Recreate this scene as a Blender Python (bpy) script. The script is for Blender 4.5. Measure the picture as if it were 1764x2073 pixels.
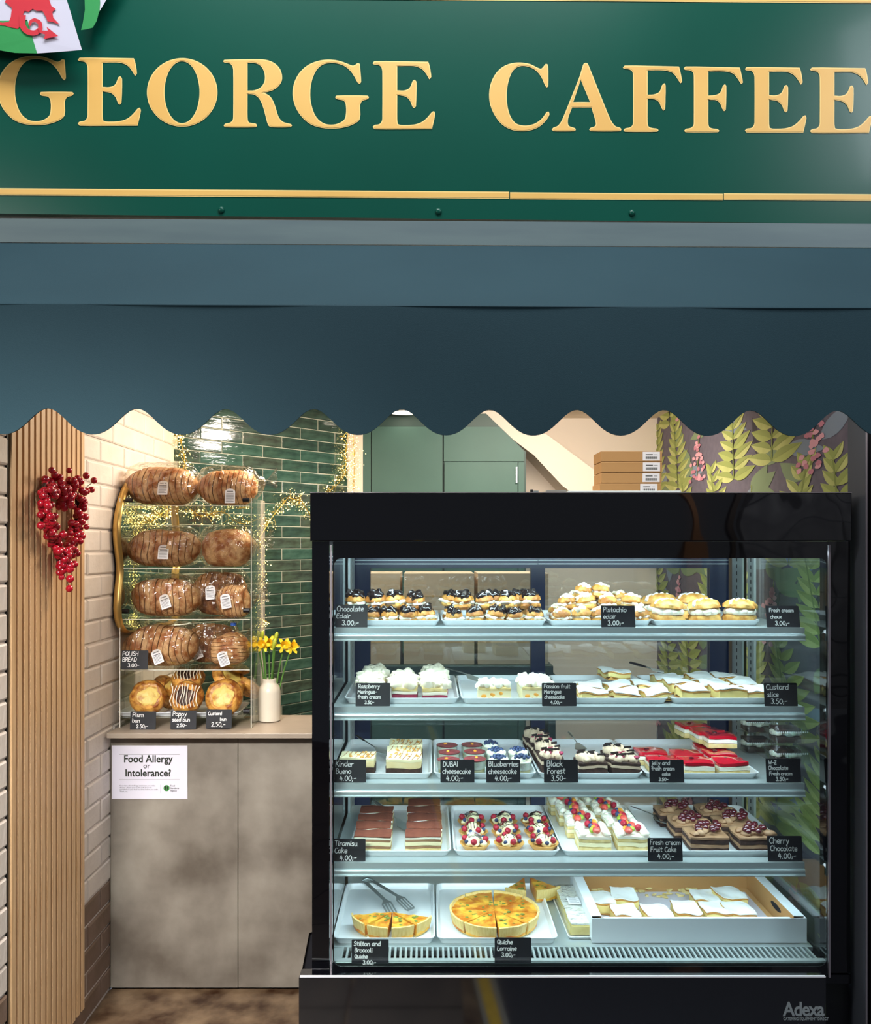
import bpy, bmesh, math, random
from mathutils import Vector, Matrix, noise
from mathutils.geometry import tessellate_polygon
for o in list(bpy.data.objects): bpy.data.objects.remove(o)
SC = bpy.context.scene
COL = SC.collection
# ------------------------------------------------------------------ camera, world, lights
F = 1715.0; ZC = 1.54; VX, VY = 870.0, 1105.0
cd = bpy.data.cameras.new('camera'); cam = bpy.data.objects.new('camera', cd); COL.objects.link(cam)
cam.location = (0, 0, ZC); cam.rotation_euler = (math.pi/2, 0, 0)
cd.sensor_fit = 'VERTICAL'; cd.sensor_height = 24.0; cd.lens = 24.0*F/2073.0
cd.shift_x = 12.0/2073.0; cd.shift_y = 68.5/2073.0
cd.clip_start = 0.05; cd.clip_end = 100
SC.camera = cam
SC.view_settings.view_transform = 'Standard'; SC.view_settings.look = 'None'
SC.view_settings.gamma = 1; SC.view_settings.exposure = 0.0; SC.view_settings.use_curve_mapping = False
SC.cycles.transparent_max_bounces = 32
w = bpy.data.worlds.new('world'); SC.world = w; w.use_nodes = True
w.node_tree.nodes['Background'].inputs[0].default_value = (0.80, 0.86, 1.0, 1)
w.node_tree.nodes['Background'].inputs[1].default_value = 0.16
def area(name, loc, target, sx, sy, power, col, spread=None):
    l = bpy.data.lights.new(name, 'AREA'); l.shape = 'RECTANGLE'; l.size = sx; l.size_y = sy
    l.energy = power; l.color = col
    if spread: l.spread = math.radians(spread)
    o = bpy.data.objects.new(name, l); COL.objects.link(o); o.location = loc
    d = Vector(target)-Vector(loc); o.rotation_euler = d.to_track_quat('-Z', 'Y').to_euler()
    return o
area('hall_lamp_near', (-0.1, 1.05, 4.9), (0.1, 2.5, 2.2), 2.6, 0.9, 135, (0.96, 0.98, 1.0))
area('hall_lamp_right', (3.4, -0.6, 4.6), (0.3, 2.4, 2.0), 1.0, 1.0, 60, (0.86, 0.93, 1.0))
area('hall_lamp_left', (-2.4, 0.2, 2.9), (-1.1, 3.0, 1.0), 0.8, 0.8, 20, (1.0, 0.93, 0.84))
area('front_fill', (-1.0, -0.1, 2.5), (-0.85, 2.9, 0.40), 0.9, 0.3, 15, (1.0, 0.97, 0.93), 50)
area('awning_fill', (0.35, 2.16, 1.99), (0.35, 3.4, 1.75), 1.9, 0.05, 7, (1.0, 0.96, 0.92))  # added fill hidden behind the valance, brightens the box fronts
area('hall_back_fill', (2.4, -0.5, 3.0), (2.5, -1.9, 1.2), 0.6, 0.6, 45, (0.95, 0.97, 1.0))  # added unseen fill for the posts and stone mirrored in the gloss
area('shop_lamp', (-0.35, 3.25, 2.24), (-0.65, 3.2, 0.9), 0.7, 0.3, 25, (1.0, 0.84, 0.66))
area('shop_lamp_back', (0.50, 3.66, 2.24), (0.5, 4.2, 1.2), 0.7, 0.3, 32, (1.0, 0.88, 0.74))
for zz, pw in ((1.505, 5.2), (1.262, 3.4), (1.026, 3.4), (0.797, 3.4), (0.561, 3.7)):
    area('case_lamp', (0.42, 2.60 if zz < 1.5 else 2.56, zz), (0.42, 2.72, zz-0.25), 1.36, 0.03, pw, (0.74, 0.92, 1.0))
# ------------------------------------------------------------------ helpers
def X(px, D): return (px-VX)*D/F
def Z(py, D): return ZC-(py-VY)*D/F
def P(px, py, D): return (X(px, D), D, Z(py, D))
def srgb(c):
    if isinstance(c, str):
        c = c.lstrip('#'); c = [int(c[i:i+2], 16)/255 for i in (0, 2, 4)]
    return tuple(v/12.92 if v <= .04045 else ((v+.055)/1.055)**2.4 for v in c)+(1,)
M = {}
def mat(name, col, rough=.5, metal=0., col2=None, nscale=20., bump=0., bscale=60., spec=.5, coat=0., trans=0., emit=None, estr=0., sss=0., stretch=None, detail=4., contrast=(.35, .65)):
    m = bpy.data.materials.new(name); m.use_nodes = True; nt = m.node_tree; b = nt.nodes['Principled BSDF']
    b.inputs['Base Color'].default_value = srgb(col); b.inputs['Roughness'].default_value = rough
    b.inputs['Metallic'].default_value = metal; b.inputs['Specular IOR Level'].default_value = spec
    b.inputs['Coat Weight'].default_value = coat; b.inputs['Coat Roughness'].default_value = .08
    if sss:
        b.inputs['Subsurface Weight'].default_value = sss; b.inputs['Subsurface Scale'].default_value = .01
    if emit:
        b.inputs['Emission Color'].default_value = srgb(emit); b.inputs['Emission Strength'].default_value = estr
    if col2 or bump:
        tc = nt.nodes.new('ShaderNodeTexCoord'); mp = nt.nodes.new('ShaderNodeMapping')
        nt.links.new(tc.outputs['Object'], mp.inputs[0])
        if stretch: mp.inputs['Scale'].default_value = stretch
        if col2:
            n = nt.nodes.new('ShaderNodeTexNoise'); n.inputs['Scale'].default_value = nscale; n.inputs['Detail'].default_value = detail
            r = nt.nodes.new('ShaderNodeValToRGB'); r.color_ramp.elements[0].position = contrast[0]; r.color_ramp.elements[1].position = contrast[1]
            r.color_ramp.elements[0].color = srgb(col); r.color_ramp.elements[1].color = srgb(col2)
            nt.links.new(mp.outputs[0], n.inputs['Vector']); nt.links.new(n.outputs['Fac'], r.inputs[0]); nt.links.new(r.outputs[0], b.inputs['Base Color'])
        if bump:
            n2 = nt.nodes.new('ShaderNodeTexNoise'); n2.inputs['Scale'].default_value = bscale; n2.inputs['Detail'].default_value = 3
            bp = nt.nodes.new('ShaderNodeBump'); bp.inputs['Strength'].default_value = bump; bp.inputs['Distance'].default_value = .005
            nt.links.new(mp.outputs[0], n2.inputs['Vector']); nt.links.new(n2.outputs['Fac'], bp.inputs['Height']); nt.links.new(bp.outputs[0], b.inputs['Normal'])
    M[name] = m; return m
def glassmat(name, tint, rough=.03, ior=1.45, bump=0., bscale=30., gain=1.):
    m = bpy.data.materials.new(name); m.use_nodes = True; nt = m.node_tree
    for n in list(nt.nodes):
        if n.type != 'OUTPUT_MATERIAL': nt.nodes.remove(n)
    out = [n for n in nt.nodes][0]
    t = nt.nodes.new('ShaderNodeBsdfTransparent'); t.inputs[0].default_value = srgb(tint)
    g = nt.nodes.new('ShaderNodeBsdfGlossy'); g.inputs['Roughness'].default_value = rough; g.inputs[0].default_value = (1, 1, 1, 1)
    mx = nt.nodes.new('ShaderNodeMixShader')
    geo = nt.nodes.new('ShaderNodeNewGeometry'); dot = nt.nodes.new('ShaderNodeVectorMath'); dot.operation = 'DOT_PRODUCT'
    nrm = geo.outputs['Normal']
    if bump:
        tc = nt.nodes.new('ShaderNodeTexCoord'); n2 = nt.nodes.new('ShaderNodeTexNoise'); n2.inputs['Scale'].default_value = bscale
        n2.inputs['Detail'].default_value = 2; n2.inputs['Distortion'].default_value = 1.5
        bp = nt.nodes.new('ShaderNodeBump'); bp.inputs['Strength'].default_value = bump; bp.inputs['Distance'].default_value = .02
        nt.links.new(tc.outputs['Object'], n2.inputs['Vector']); nt.links.new(n2.outputs['Fac'], bp.inputs['Height'])
        nt.links.new(bp.outputs[0], g.inputs['Normal']); nrm = bp.outputs[0]
    nt.links.new(nrm, dot.inputs[0]); nt.links.new(geo.outputs['Incoming'], dot.inputs[1])
    ab = nt.nodes.new('ShaderNodeMath'); ab.operation = 'ABSOLUTE'; nt.links.new(dot.outputs['Value'], ab.inputs[0])
    om = nt.nodes.new('ShaderNodeMath'); om.operation = 'SUBTRACT'; om.inputs[0].default_value = 1; om.use_clamp = True; nt.links.new(ab.outputs[0], om.inputs[1])
    pw = nt.nodes.new('ShaderNodeMath'); pw.operation = 'POWER'; pw.inputs[1].default_value = 5; nt.links.new(om.outputs[0], pw.inputs[0])
    ml = nt.nodes.new('ShaderNodeMath'); ml.operation = 'MULTIPLY_ADD'; f0 = ((ior-1)/(ior+1))**2*gain
    ml.inputs[1].default_value = 1-f0; ml.inputs[2].default_value = f0; ml.use_clamp = True; nt.links.new(pw.outputs[0], ml.inputs[0])
    nt.links.new(ml.outputs[0], mx.inputs[0]); nt.links.new(t.outputs[0], mx.inputs[1]); nt.links.new(g.outputs[0], mx.inputs[2])
    nt.links.new(mx.outputs[0], out.inputs[0]); M[name] = m; return m

class MB:
    def __init__(s): s.v = []; s.f = []; s.m = []
    def add(s, vs, fs, mi=0):
        b = len(s.v); s.v += [tuple(v) for v in vs]; s.f += [tuple(i+b for i in f) for f in fs]; s.m += [mi]*len(fs); return s
    def box(s, x0, x1, y0, y1, z0, z1, mi=0):
        v = [(x, y, z) for z in (z0, z1) for y in (y0, y1) for x in (x0, x1)]
        return s.add(v, [(0, 2, 3, 1), (4, 5, 7, 6), (0, 1, 5, 4), (2, 6, 7, 3), (0, 4, 6, 2), (1, 3, 7, 5)], mi)
    def hexa(s, v8, mi=0):  # bottom 4 ccw, top 4 ccw
        return s.add(v8, [(3, 2, 1, 0), (4, 5, 6, 7), (0, 1, 5, 4), (1, 2, 6, 5), (2, 3, 7, 6), (3, 0, 4, 7)], mi)
    def rings(s, rs, closed=True, cap0=True, cap1=True, mi=0):
        n = len(rs[0]); vs = [p for r in rs for p in r]; fs = []
        for i in range(len(rs)-1):
            for j in range(n if closed else n-1):
                k = (j+1) % n; fs.append((i*n+j, i*n+k, (i+1)*n+k, (i+1)*n+j))
        if cap0: fs.append(tuple(range(n-1, -1, -1)))
        if cap1: fs.append(tuple((len(rs)-1)*n+j for j in range(n)))
        return s.add(vs, fs, mi)
    def tube(s, path, r, seg=6, mi=0, flat=1.):
        path = [Vector(p) for p in path]; rs = []
        for i, p in enumerate(path):
            d = (path[min(i+1, len(path)-1)]-path[max(i-1, 0)]).normalized()
            a = Vector((0, 0, 1)) if abs(d.z) < .9 else Vector((1, 0, 0))
            u = d.cross(a).normalized(); v = d.cross(u)
            rr = r[i] if isinstance(r, (list, tuple)) else r
            rs.append([p+u*rr*math.cos(2*math.pi*k/seg)+v*rr*flat*math.sin(2*math.pi*k/seg) for k in range(seg)])
        return s.rings(rs, mi=mi)
    def lathe(s, prof, seg=20, c=(0, 0, 0), cap0=True, cap1=True, mi=0, fn=None):
        rs = []
        for r, z in prof:
            rs.append([(c[0]+(r*(fn(2*math.pi*k/seg, z) if fn else 1))*math.cos(2*math.pi*k/seg), c[1]+(r*(fn(2*math.pi*k/seg, z) if fn else 1))*math.sin(2*math.pi*k/seg), c[2]+z) for k in range(seg)])
        return s.rings(rs, cap0=cap0, cap1=cap1, mi=mi)
    def prism(s, poly, axis, a, b, mi=0):   # poly of 2d pts (x,z) axis 'y', (x,y) axis 'z', (y,z) axis 'x'
        mk = {'y': lambda p, t: (p[0], t, p[1]), 'z': lambda p, t: (p[0], p[1], t), 'x': lambda p, t: (t, p[0], p[1])}[axis]
        tr = tessellate_polygon([[Vector((p[0], p[1], 0)) for p in poly]]); n = len(poly)
        vs = [mk(p, a) for p in poly]+[mk(p, b) for p in poly]
        fs = [tuple(t) for t in tr]+[tuple(i+n for i in reversed(t)) for t in tr]+[(i, (i+1) % n, (i+1) % n+n, i+n) for i in range(n)]
        return s.add(vs, fs, mi)
    def blob(s, c, r, amp=.1, freq=30, seed=0, seg=12, rg=8, mi=0, zmin=None):
        rs = []
        c = Vector(c)
        for i in range(rg+1):
            ph = math.pi*i/rg; ring = []
            for k in range(seg):
                t = 2*math.pi*k/seg
                d = Vector((math.sin(ph)*math.cos(t), math.sin(ph)*math.sin(t), -math.cos(ph)))
                q = Vector((d.x*r[0], d.y*r[1], d.z*r[2]))
                q *= 1+amp*noise.noise((q+c)*freq+Vector((seed*7.3, seed*3.1, 0)))*2
                p = c+q
                if zmin is not None and p.z < zmin: p.z = zmin
                ring.append(p)
            rs.append(ring)
        return s.rings(rs, mi=mi)
    def mesh(s, name, mats, smooth=False):
        me = bpy.data.meshes.new(name); me.from_pydata(s.v, [], s.f)
        for m in (mats if isinstance(mats, (list, tuple)) else [mats]): me.materials.append(M[m] if isinstance(m, str) else m)
        bm = bmesh.new(); bm.from_mesh(me)
        for i, f in enumerate(bm.faces): f.material_index = s.m[i]; f.smooth = smooth
        bmesh.ops.recalc_face_normals(bm, faces=bm.faces); bm.to_mesh(me); bm.free()
        if smooth:
            try: me.set_sharp_from_angle(angle=math.radians(50))
            except Exception: pass
        return me
    def obj(s, name, mats, parent=None, smooth=False, bevel=0):
        me = s.mesh(name, mats, smooth)
        if bevel:
            bm = bmesh.new(); bm.from_mesh(me); bmesh.ops.bevel(bm, geom=[e for e in bm.edges if e.calc_face_angle(0) > .5], offset=bevel, segments=2, affect='EDGES', profile=.6)
            bm.to_mesh(me); bm.free()
        return link(name, me, parent)
def link(name, me, parent=None, loc=None):
    o = bpy.data.objects.new(name, me); COL.objects.link(o)
    if parent: o.parent = parent
    if loc: o.location = loc
    return o
def tag(o, label, cat, group=None):
    o['label'] = label; o['category'] = cat
    if group: o['group'] = group
    return o
def struct(o, label=None):
    o['kind'] = 'structure'
    if label: o['label'] = label
    return o
def thing(name, label, cat, loc=(0, 0, 0), rz=0, group=None):
    o = bpy.data.objects.new(name, None); COL.objects.link(o); o.location = loc; o.rotation_euler = (0, 0, rz); o.empty_display_size = .02
    return tag(o, label, cat, group)
KIDS = {}
def dup(root, loc, rz=0, label=None, group=None, sc=None, tilt=None):
    if root not in KIDS: KIDS[root] = [(c, list(c.children)) for c in root.children]
    r = root.copy(); COL.objects.link(r); r.location = loc; r.rotation_euler = (tilt[0] if tilt else 0, tilt[1] if tilt else 0, rz)
    if sc: r.scale = (sc, sc, sc) if not isinstance(sc, tuple) else sc
    if label: r['label'] = label
    if group: r['group'] = group
    for ch, gs in KIDS[root]:
        c = ch.copy(); COL.objects.link(c); c.parent = r
        for g in gs:
            d = g.copy(); COL.objects.link(d); d.parent = c
    return r
class Proto:
    """first placing moves the source thing itself, later ones copy it"""
    def __init__(s, root): s.r = root; s.used = False; KIDS[root] = [(c, list(c.children)) for c in root.children]
    def put(s, loc, rz, label, group, sc=None, tilt=None):
        if not s.used:
            s.used = True; o = s.r; o.location = loc; o.rotation_euler = (tilt[0] if tilt else 0, tilt[1] if tilt else 0, rz)
            if sc: o.scale = (sc, sc, sc) if not isinstance(sc, tuple) else sc
            o['label'] = label; o['group'] = group; return o
        return dup(s.r, loc, rz, label, group, sc or 1.0, tilt)
def rrect(w, d, r, z, n=4, c=(0, 0)):
    pts = []
    for cx, cy, a0 in ((w/2-r, d/2-r, 0), (-w/2+r, d/2-r, 90), (-w/2+r, -d/2+r, 180), (w/2-r, -d/2+r, 270)):
        for k in range(n+1):
            a = math.radians(a0+90*k/n); pts.append((c[0]+cx+r*math.cos(a), c[1]+cy+r*math.sin(a), z))
    return pts
def rbox(w, d, h, cuts=5, amp=.002, freq=40, seed=0, z0=0, wav=0, ws=0):
    """rough box standing on z0 as a builder"""
    bm = bmesh.new(); bmesh.ops.create_cube(bm, size=1); bmesh.ops.subdivide_edges(bm, edges=bm.edges[:], cuts=cuts, use_grid_fill=True)
    b = MB(); bm.verts.ensure_lookup_table()
    for v in bm.verts:
        p = Vector((v.co.x*w, v.co.y*d, (v.co.z+.5)*h+z0))
        e = sum(1 for q in v.co if abs(q) > .499)
        n = noise.noise_vector(p*freq+Vector((seed*5.1, seed, seed*2.3)))
        p += n*amp
        if e >= 2: p -= Vector((math.copysign(1, v.co.x) if abs(v.co.x) > .499 else 0, math.copysign(1, v.co.y) if abs(v.co.y) > .499 else 0, math.copysign(.6, v.co.z) if abs(v.co.z) > .499 else 0))*amp*.6
        if p.z < z0: p.z = z0
        if wav:
            q = Vector((p.x*17+ws*3.7, p.y*17, ws)); n2 = noise.noise_vector(q)
            p += Vector((n2.x*wav*.9, n2.y*wav*.9, (n2.z*wav*1.2 if p.z > .004 else 0)))
        b.v.append(tuple(p))
    for f in bm.faces: b.f.append(tuple(v.index for v in f.verts)); b.m.append(0)
    bm.free(); return b
def textmesh(body, size, mat_, name, parent, loc, rot=(math.pi/2, 0, 0), offset=0., sx=1., align='LEFT', extrude=.0003, spacing=1.):
    cu = bpy.data.curves.new(name, 'FONT'); cu.body = body; cu.size = size; cu.offset = offset; cu.extrude = extrude; cu.align_x = align; cu.resolution_u = 3
    cu.space_character = spacing
    o = bpy.data.objects.new(name, cu); COL.objects.link(o)
    dg = bpy.context.evaluated_depsgraph_get(); me = bpy.data.meshes.new_from_object(o.evaluated_get(dg))
    bpy.data.objects.remove(o); me.materials.clear(); me.materials.append(M[mat_]); me.name = name
    for v in me.vertices: v.co.x *= sx
    n = link(name, me, parent, loc); n.rotation_euler = rot; return n
def smoothpath(pts, closed=False, sub=4, sharp=50):
    n = len(pts); out = []
    P_ = [Vector(p) for p in pts]
    def tan(i, seg):
        if not closed and i in (0, n-1): return (P_[seg[1]]-P_[seg[0]])
        a, b, c = P_[(i-1) % n], P_[i], P_[(i+1) % n]
        d1, d2 = (b-a), (c-b)
        if d1.length < 1e-9 or d2.length < 1e-9: return d1
        if d1.angle(d2) > math.radians(sharp): return (P_[seg[1]]-P_[seg[0]])
        L = min((P_[seg[1]]-P_[seg[0]]).length, 1.3*min(d1.length, d2.length))
        return (d1.normalized()+d2.normalized()).normalized()*L
    for i in range(n if closed else n-1):
        j = (i+1) % n; a, b = P_[i], P_[j]; ta, tb = tan(i, (i, j)), tan(j, (i, j))
        for k in range(sub):
            t = k/sub; h1 = 2*t**3-3*t**2+1; h2 = t**3-2*t**2+t; h3 = -2*t**3+3*t**2; h4 = t**3-t**2
            out.append(a*h1+ta*h2+b*h3+tb*h4)
    if not closed: out.append(P_[-1])
    return out
ORD = ['first', 'second', 'third', 'fourth', 'fifth', 'sixth', 'seventh', 'eighth', 'ninth', 'tenth', 'eleventh', 'twelfth', 'thirteenth', 'fourteenth', 'fifteenth', 'sixteenth']
# ------------------------------------------------------------------ handwriting (single strokes on a 10-high grid)
GL = {
'a': (6, '5.5,5.5 3.5,6.2 .8,4.6 .6,1.6 2.5,0 4.6,1.5 5.5,5.5|5.5,5.8 5.4,1.5 6.2,0'),
'b': (6, '.6,10 .6,0|.6,3.5 2.8,6 5.2,4.6 5,1.5 2.6,0 .6,1.5'),
'c': (5, '4.8,5 3,6.2 .9,4.6 .7,1.6 2.6,0 4.9,1'),
'd': (6, '5.4,10 5.4,0|5.4,4.8 3.2,6 .8,4.4 .8,1.4 2.8,0 5.4,1.8'),
'e': (5.2, '.8,3 4.8,3.6 4.2,5.8 2.2,6 .7,4 .8,1.4 2.6,0 5,.8'),
'f': (4.6, '4.8,9.2 3.4,10 2.2,8.4 2,0|.4,5.6 4.2,6'),
'g': (6, '5.3,5.4 3.2,6.2 .9,4.6 .9,2 3,.6 5.2,2.4|5.4,6 5.3,-1.6 3,-3.4 .8,-2.2'),
'h': (5.8, '.6,10 .6,0|.6,3.6 3,6 5,4.8 5.1,0'),
'i': (2.2, '1,5.8 1,.8 1.8,0|1,8.2 1.2,8.4'),
'j': (3.2, '2.2,5.8 2.2,-2 .6,-3.2|2.2,8.2 2.4,8.4'),
'k': (5.2, '.6,10 .6,0|4.6,6 .8,2.8|1.6,3.4 5,0'),
'l': (2.8, '1,10 1,1 2.4,0'),
'm': (8.4, '.6,6 .6,0|.6,3.8 2.6,6 4.2,4.6 4.2,0|4.2,3.8 6.2,6 7.7,4.6 7.8,0'),
'n': (5.8, '.6,6 .6,0|.6,3.6 3,6 5,4.6 5.1,0'),
'o': (5.8, '3,6 .8,4.6 .8,1.4 3,0 5.2,1.4 5.2,4.6 3,6'),
'p': (6, '.6,6 .6,-3.6|.6,3.6 3,6 5.2,4.6 5,1.4 2.8,0 .6,1.4'),
'q': (6, '5.3,5.4 3.2,6.2 .9,4.6 .9,2 3,.2 5.2,2.4|5.4,6 5.4,-3.6'),
'r': (4.4, '.8,6 .8,0|.8,3.4 2.4,5.8 4.4,5.6'),
's': (4.8, '4.4,5.2 2.6,6.2 .8,5 2.4,3.2 4.4,1.6 2.6,0 .5,.9'),
't': (4.6, '2.2,9 2.2,1 4,0|.4,6 4.4,6.2'),
'u': (5.8, '.7,6 .8,1.6 2.4,0 4.8,1.6 5,6|5,6 5,.8 5.8,0'),
'v': (5.2, '.4,6 2.6,0 5,6'), 'w': (7.4, '.4,6 2,0 3.8,5 5.4,0 7,6'), 'x': (5, '.6,6 4.6,0|4.6,6 .6,0'),
'y': (5.4, '.6,6 2.8,1.4|5,6 2.6,-1 .8,-3.4'), 'z': (5, '.6,6 4.6,6 .6,0 5,.2'),
'A': (7, '.2,0 3.4,10 6.6,0|1.6,3.6 5.4,3.8'), 'B': (6.4, '.8,10 .8,0|.8,10 4.6,9.4 4.4,6 .9,5.4|.9,5.4 5.4,4.8 5.4,.8 .8,0'),
'C': (6.2, '6,8.8 3.8,10 1,7.6 .8,2.8 3.4,0 6,1.2'), 'D': (6.6, '.8,10 .8,0|.8,10 4.8,9 6,5 4.6,1 .8,0'),
'E': (5.8, '5.2,10 .8,9.8 .8,0 5.4,.2|.8,5.2 4.4,5.4'), 'F': (5.6, '.8,10 .8,0|.8,9.8 5.4,10|.8,5.4 4.4,5.6'),
'H': (6.6, '.8,10 .8,0|5.8,10 5.8,0|.8,5.2 5.8,5.4'), 'I': (2.4, '1.1,10 1.1,0'), 'K': (6.2, '.8,10 .8,0|5.6,10 1,4.8|1.8,5.4 6,0'),
'L': (5.2, '.9,10 .8,.2 5,0'), 'M': (8, '.6,0 1,10 4,3.4 6.8,10 7.4,0'), 'O': (7, '3.6,10 .9,7.4 .9,2.6 3.6,0 6.3,2.6 6.3,7.4 3.6,10'),
'P': (6, '.8,10 .8,0|.8,10 4.8,9.6 5.6,7.2 4.4,5 .8,4.6'), 'Q': (7.4, '3.6,10 .9,7.4 .9,2.6 3.6,0 6.3,2.6 6.3,7.4 3.6,10|4,3 7.4,-.8'),
'R': (6.2, '.8,10 .8,0|.8,10 4.8,9.6 5.2,7 4.2,5.2 .9,4.8|2.4,5 5.8,0'), 'S': (5.8, '5.4,8.6 3.2,10 .9,8 2.6,5.4 5.2,3.4 4.6,.8 2.6,0 .5,1.2'),
'T': (6, '.2,9.8 6,10|3,10 3,0'), 'U': (6.6, '.8,10 .8,2.4 3.4,0 5.8,2.4 5.8,10'), 'W': (9, '.4,10 2.4,0 4.6,7 6.6,0 8.6,10'), 'Z': (6, '.6,10 5.6,10 .6,0 5.8,.2|1.6,5 4.8,5.2'),
'0': (6.2, '3.2,9 .9,6.6 .9,2.2 3.2,0 5.4,2.2 5.4,6.6 3.2,9'), '2': (5.8, '.9,7 2.8,9 5,7.2 3.8,4 .6,0 5.4,.2'), '3': (5.8, '.8,8.4 3,9.2 4.8,7.4 3,5|3,5 5.2,3 3.8,.2 .8,.8'),
'4': (6.2, '3,9 .8,3.2 5.6,3.4|4.4,6.4 4.2,0'), '5': (5.8, '5,9 1.4,9 1.2,5.2 4,5.4 5,2.6 3,0 .8,.8'),
'.': (2.4, '1,0 1.2,.3'), ',': (2.4, '1.2,1 .6,-1'), ';': (2.6, '1.4,3.6 1.5,3.8|1.4,1.2 .7,-1.2'), '-': (5, '.8,4 4.4,4.4'), ' ': (3.4, ''), '?': (5, '.8,8 3,10 4.6,8 2.6,5 2.6,3|2.6,.4 2.7,.6'), }
def strokes(text, x, y, h, wfit=None, r=.0011, depth=0, rnd=None):
    """ribbons of handwriting in the XZ plane facing -Y"""
    b = MB(); s = h/10; tot = sum(GL[c][0]+.8 for c in text)*s
    kx = s if not wfit or tot < wfit else s*wfit/tot
    cx = x
    for c in text:
        wd, data = GL[c]; jz = (rnd.uniform(-.35, .35)*s if rnd else 0)
        for st in [q for q in data.split('|') if q]:
            pts = [tuple(map(float, q.split(','))) for q in st.split()]
            pp = smoothpath([(cx+p[0]*kx+p[1]*kx*.06, y+p[1]*s+jz, 0) for p in pts], sub=3, sharp=100)
            L = []; R = []
            for i, p in enumerate(pp):
                d = (pp[min(i+1, len(pp)-1)]-pp[max(i-1, 0)]); d = d.normalized() if d.length > 1e-9 else Vector((1, 0, 0)); nn = Vector((-d.y, d.x, 0))
                q = p-(d*r*.8 if i == 0 else Vector())+(d*r*.8 if i == len(pp)-1 else Vector())
                rr = r*(.75 if i in (0, len(pp)-1) else 1)
                L.append(q+nn*rr); R.append(q-nn*rr)
            n = len(pp); b.add([(v.x, depth, v.y) for v in L]+[(v.x, depth, v.y) for v in R], [(i, i+1, n+i+1, n+i) for i in range(n-1)])
        cx += (wd+.8)*kx
    return b, cx-x
# ------------------------------------------------------------------ materials
mat('white_brick', '#e9ddd2', .55, bump=.35, bscale=45, col2='#dfd2c6', nscale=9)
mat('brown_brick', '#8a7264', .7, bump=.35, bscale=45, col2='#78614f', nscale=9)
mat('mortar', '#d9cdc2', .8); mat('plaster', '#e6d9cb', .8, bump=.08, bscale=50)
mat('oak', '#deb88a', .5, col2='#cba172', nscale=7, stretch=(14, 14, .8), bump=.06, bscale=60)
mat('oak_pale', '#e2bd90', .5, col2='#cfa679', nscale=7, stretch=(14, 14, .8))
mat('felt_dark', '#4f3020', .95)
mat('stone_floor', '#3f2818', .4, col2='#8a7258', nscale=10, bump=1.0, bscale=12, detail=12)
mat('slab_brown', '#54483f', .6, col2='#443a33', nscale=5, bump=.3, bscale=30)
mat('asphalt', '#33343c', .8, col2='#2b2c34', nscale=60, bump=.3, bscale=120)
mat('joint', '#8b8680', .9); mat('yellow_paint', '#d8b02c', .6, col2='#c09a26', nscale=30)
mat('grout', '#c0c3b2', .8)
for i, (a, b_) in enumerate((('#2a433c', '#3c5b51'), ('#253a35', '#375249'), ('#2e4c44', '#436459'), ('#343d37', '#495c51'), ('#213530', '#334e46'))):
    mat('tile%d' % i, a, .07, col2=b_, nscale=14, bump=.20, bscale=13, stretch=(1, 1, 3.2), coat=.3)
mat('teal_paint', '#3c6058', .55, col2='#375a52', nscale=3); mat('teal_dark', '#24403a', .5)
mat('black_gloss', '#030306', .035, spec=.6, coat=.2); mat('black_satin', '#07070b', .3); mat('navy_frame', '#122344', .22)
nt = M['black_gloss'].node_tree; tc = nt.nodes.new('ShaderNodeTexCoord'); n = nt.nodes.new('ShaderNodeTexNoise'); n.inputs['Scale'].default_value = 2.6
bp = nt.nodes.new('ShaderNodeBump'); bp.inputs['Strength'].default_value = .22; bp.inputs['Distance'].default_value = .06
nt.links.new(tc.outputs['Object'], n.inputs['Vector']); nt.links.new(n.outputs['Fac'], bp.inputs['Height']); nt.links.new(bp.outputs[0], nt.nodes['Principled BSDF'].inputs['Normal'])
mat('base_mirror', '#05050a', .1, spec=1.0, coat=1.0)
mat('steel', '#b9c4c4', .28, 1.0, bump=.03, bscale=200); mat('steel_soft', '#ccd6d6', .42, .7); mat('alu', '#d6e4e6', .35, .55)
mat('trim_grey', '#9a939b', .35, .6); mat('white_line', '#e6e6ea', .4)
mat('counter_panel', '#5f564c', .5, col2='#9a9286', nscale=3.4, detail=15, contrast=(.36, .66), bump=.05, bscale=80)
mat('counter_top', '#98897a', .4, col2='#a99b8b', nscale=6)
mat('gold', '#dcb468', .3, .8); mat('mirror', '#f2f4f2', .015, 1.0)
mat('sign_green', '#064c3e', .27, col2='#064639', nscale=1.2, coat=.06, spec=.25); mat('sign_gold', '#e3b560', .4, col2='#dcab58', nscale=3); mat('sign_gold_rim', '#efcf80', .4)
mat('awning_cloth', '#27414a', .75, spec=.2, col2='#233c45', nscale=1.5, bump=.12, bscale=500)
mat('rail_grey', '#56686a', .45, col2='#4e6064', nscale=3, stretch=(1, 8, 8))
mat('paper', '#dedae6', .6); mat('ink', '#20261c', .7); mat('ink_grey', '#777777', .7); mat('leaf_ink', '#3f8f46', .6); mat('label_white', '#f0eef0', .5)
mat('chalkboard', '#15161c', .5, col2='#1b1d24', nscale=20); mat('chalk', '#f4f4f2', .6)
mat('cardboard', '#c2955f', .8, col2='#b98b56', nscale=4); mat('cardboard_pale', '#d5a970', .8); mat('carton', '#d8bd9e', .8)
mat('porcelain', '#e6dcc9', .25, coat=.3); mat('tray_white', '#e9edf0', .22, coat=.3); mat('white_card', '#e4e9ee', .6); mat('white_plain', '#dcdcdc', .5)
mat('daffodil', '#f8de30', .5); mat('trumpet', '#f5c41c', .5); mat('stem', '#5c8a3f', .5); mat('bud', '#b8c43c', .5)
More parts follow.
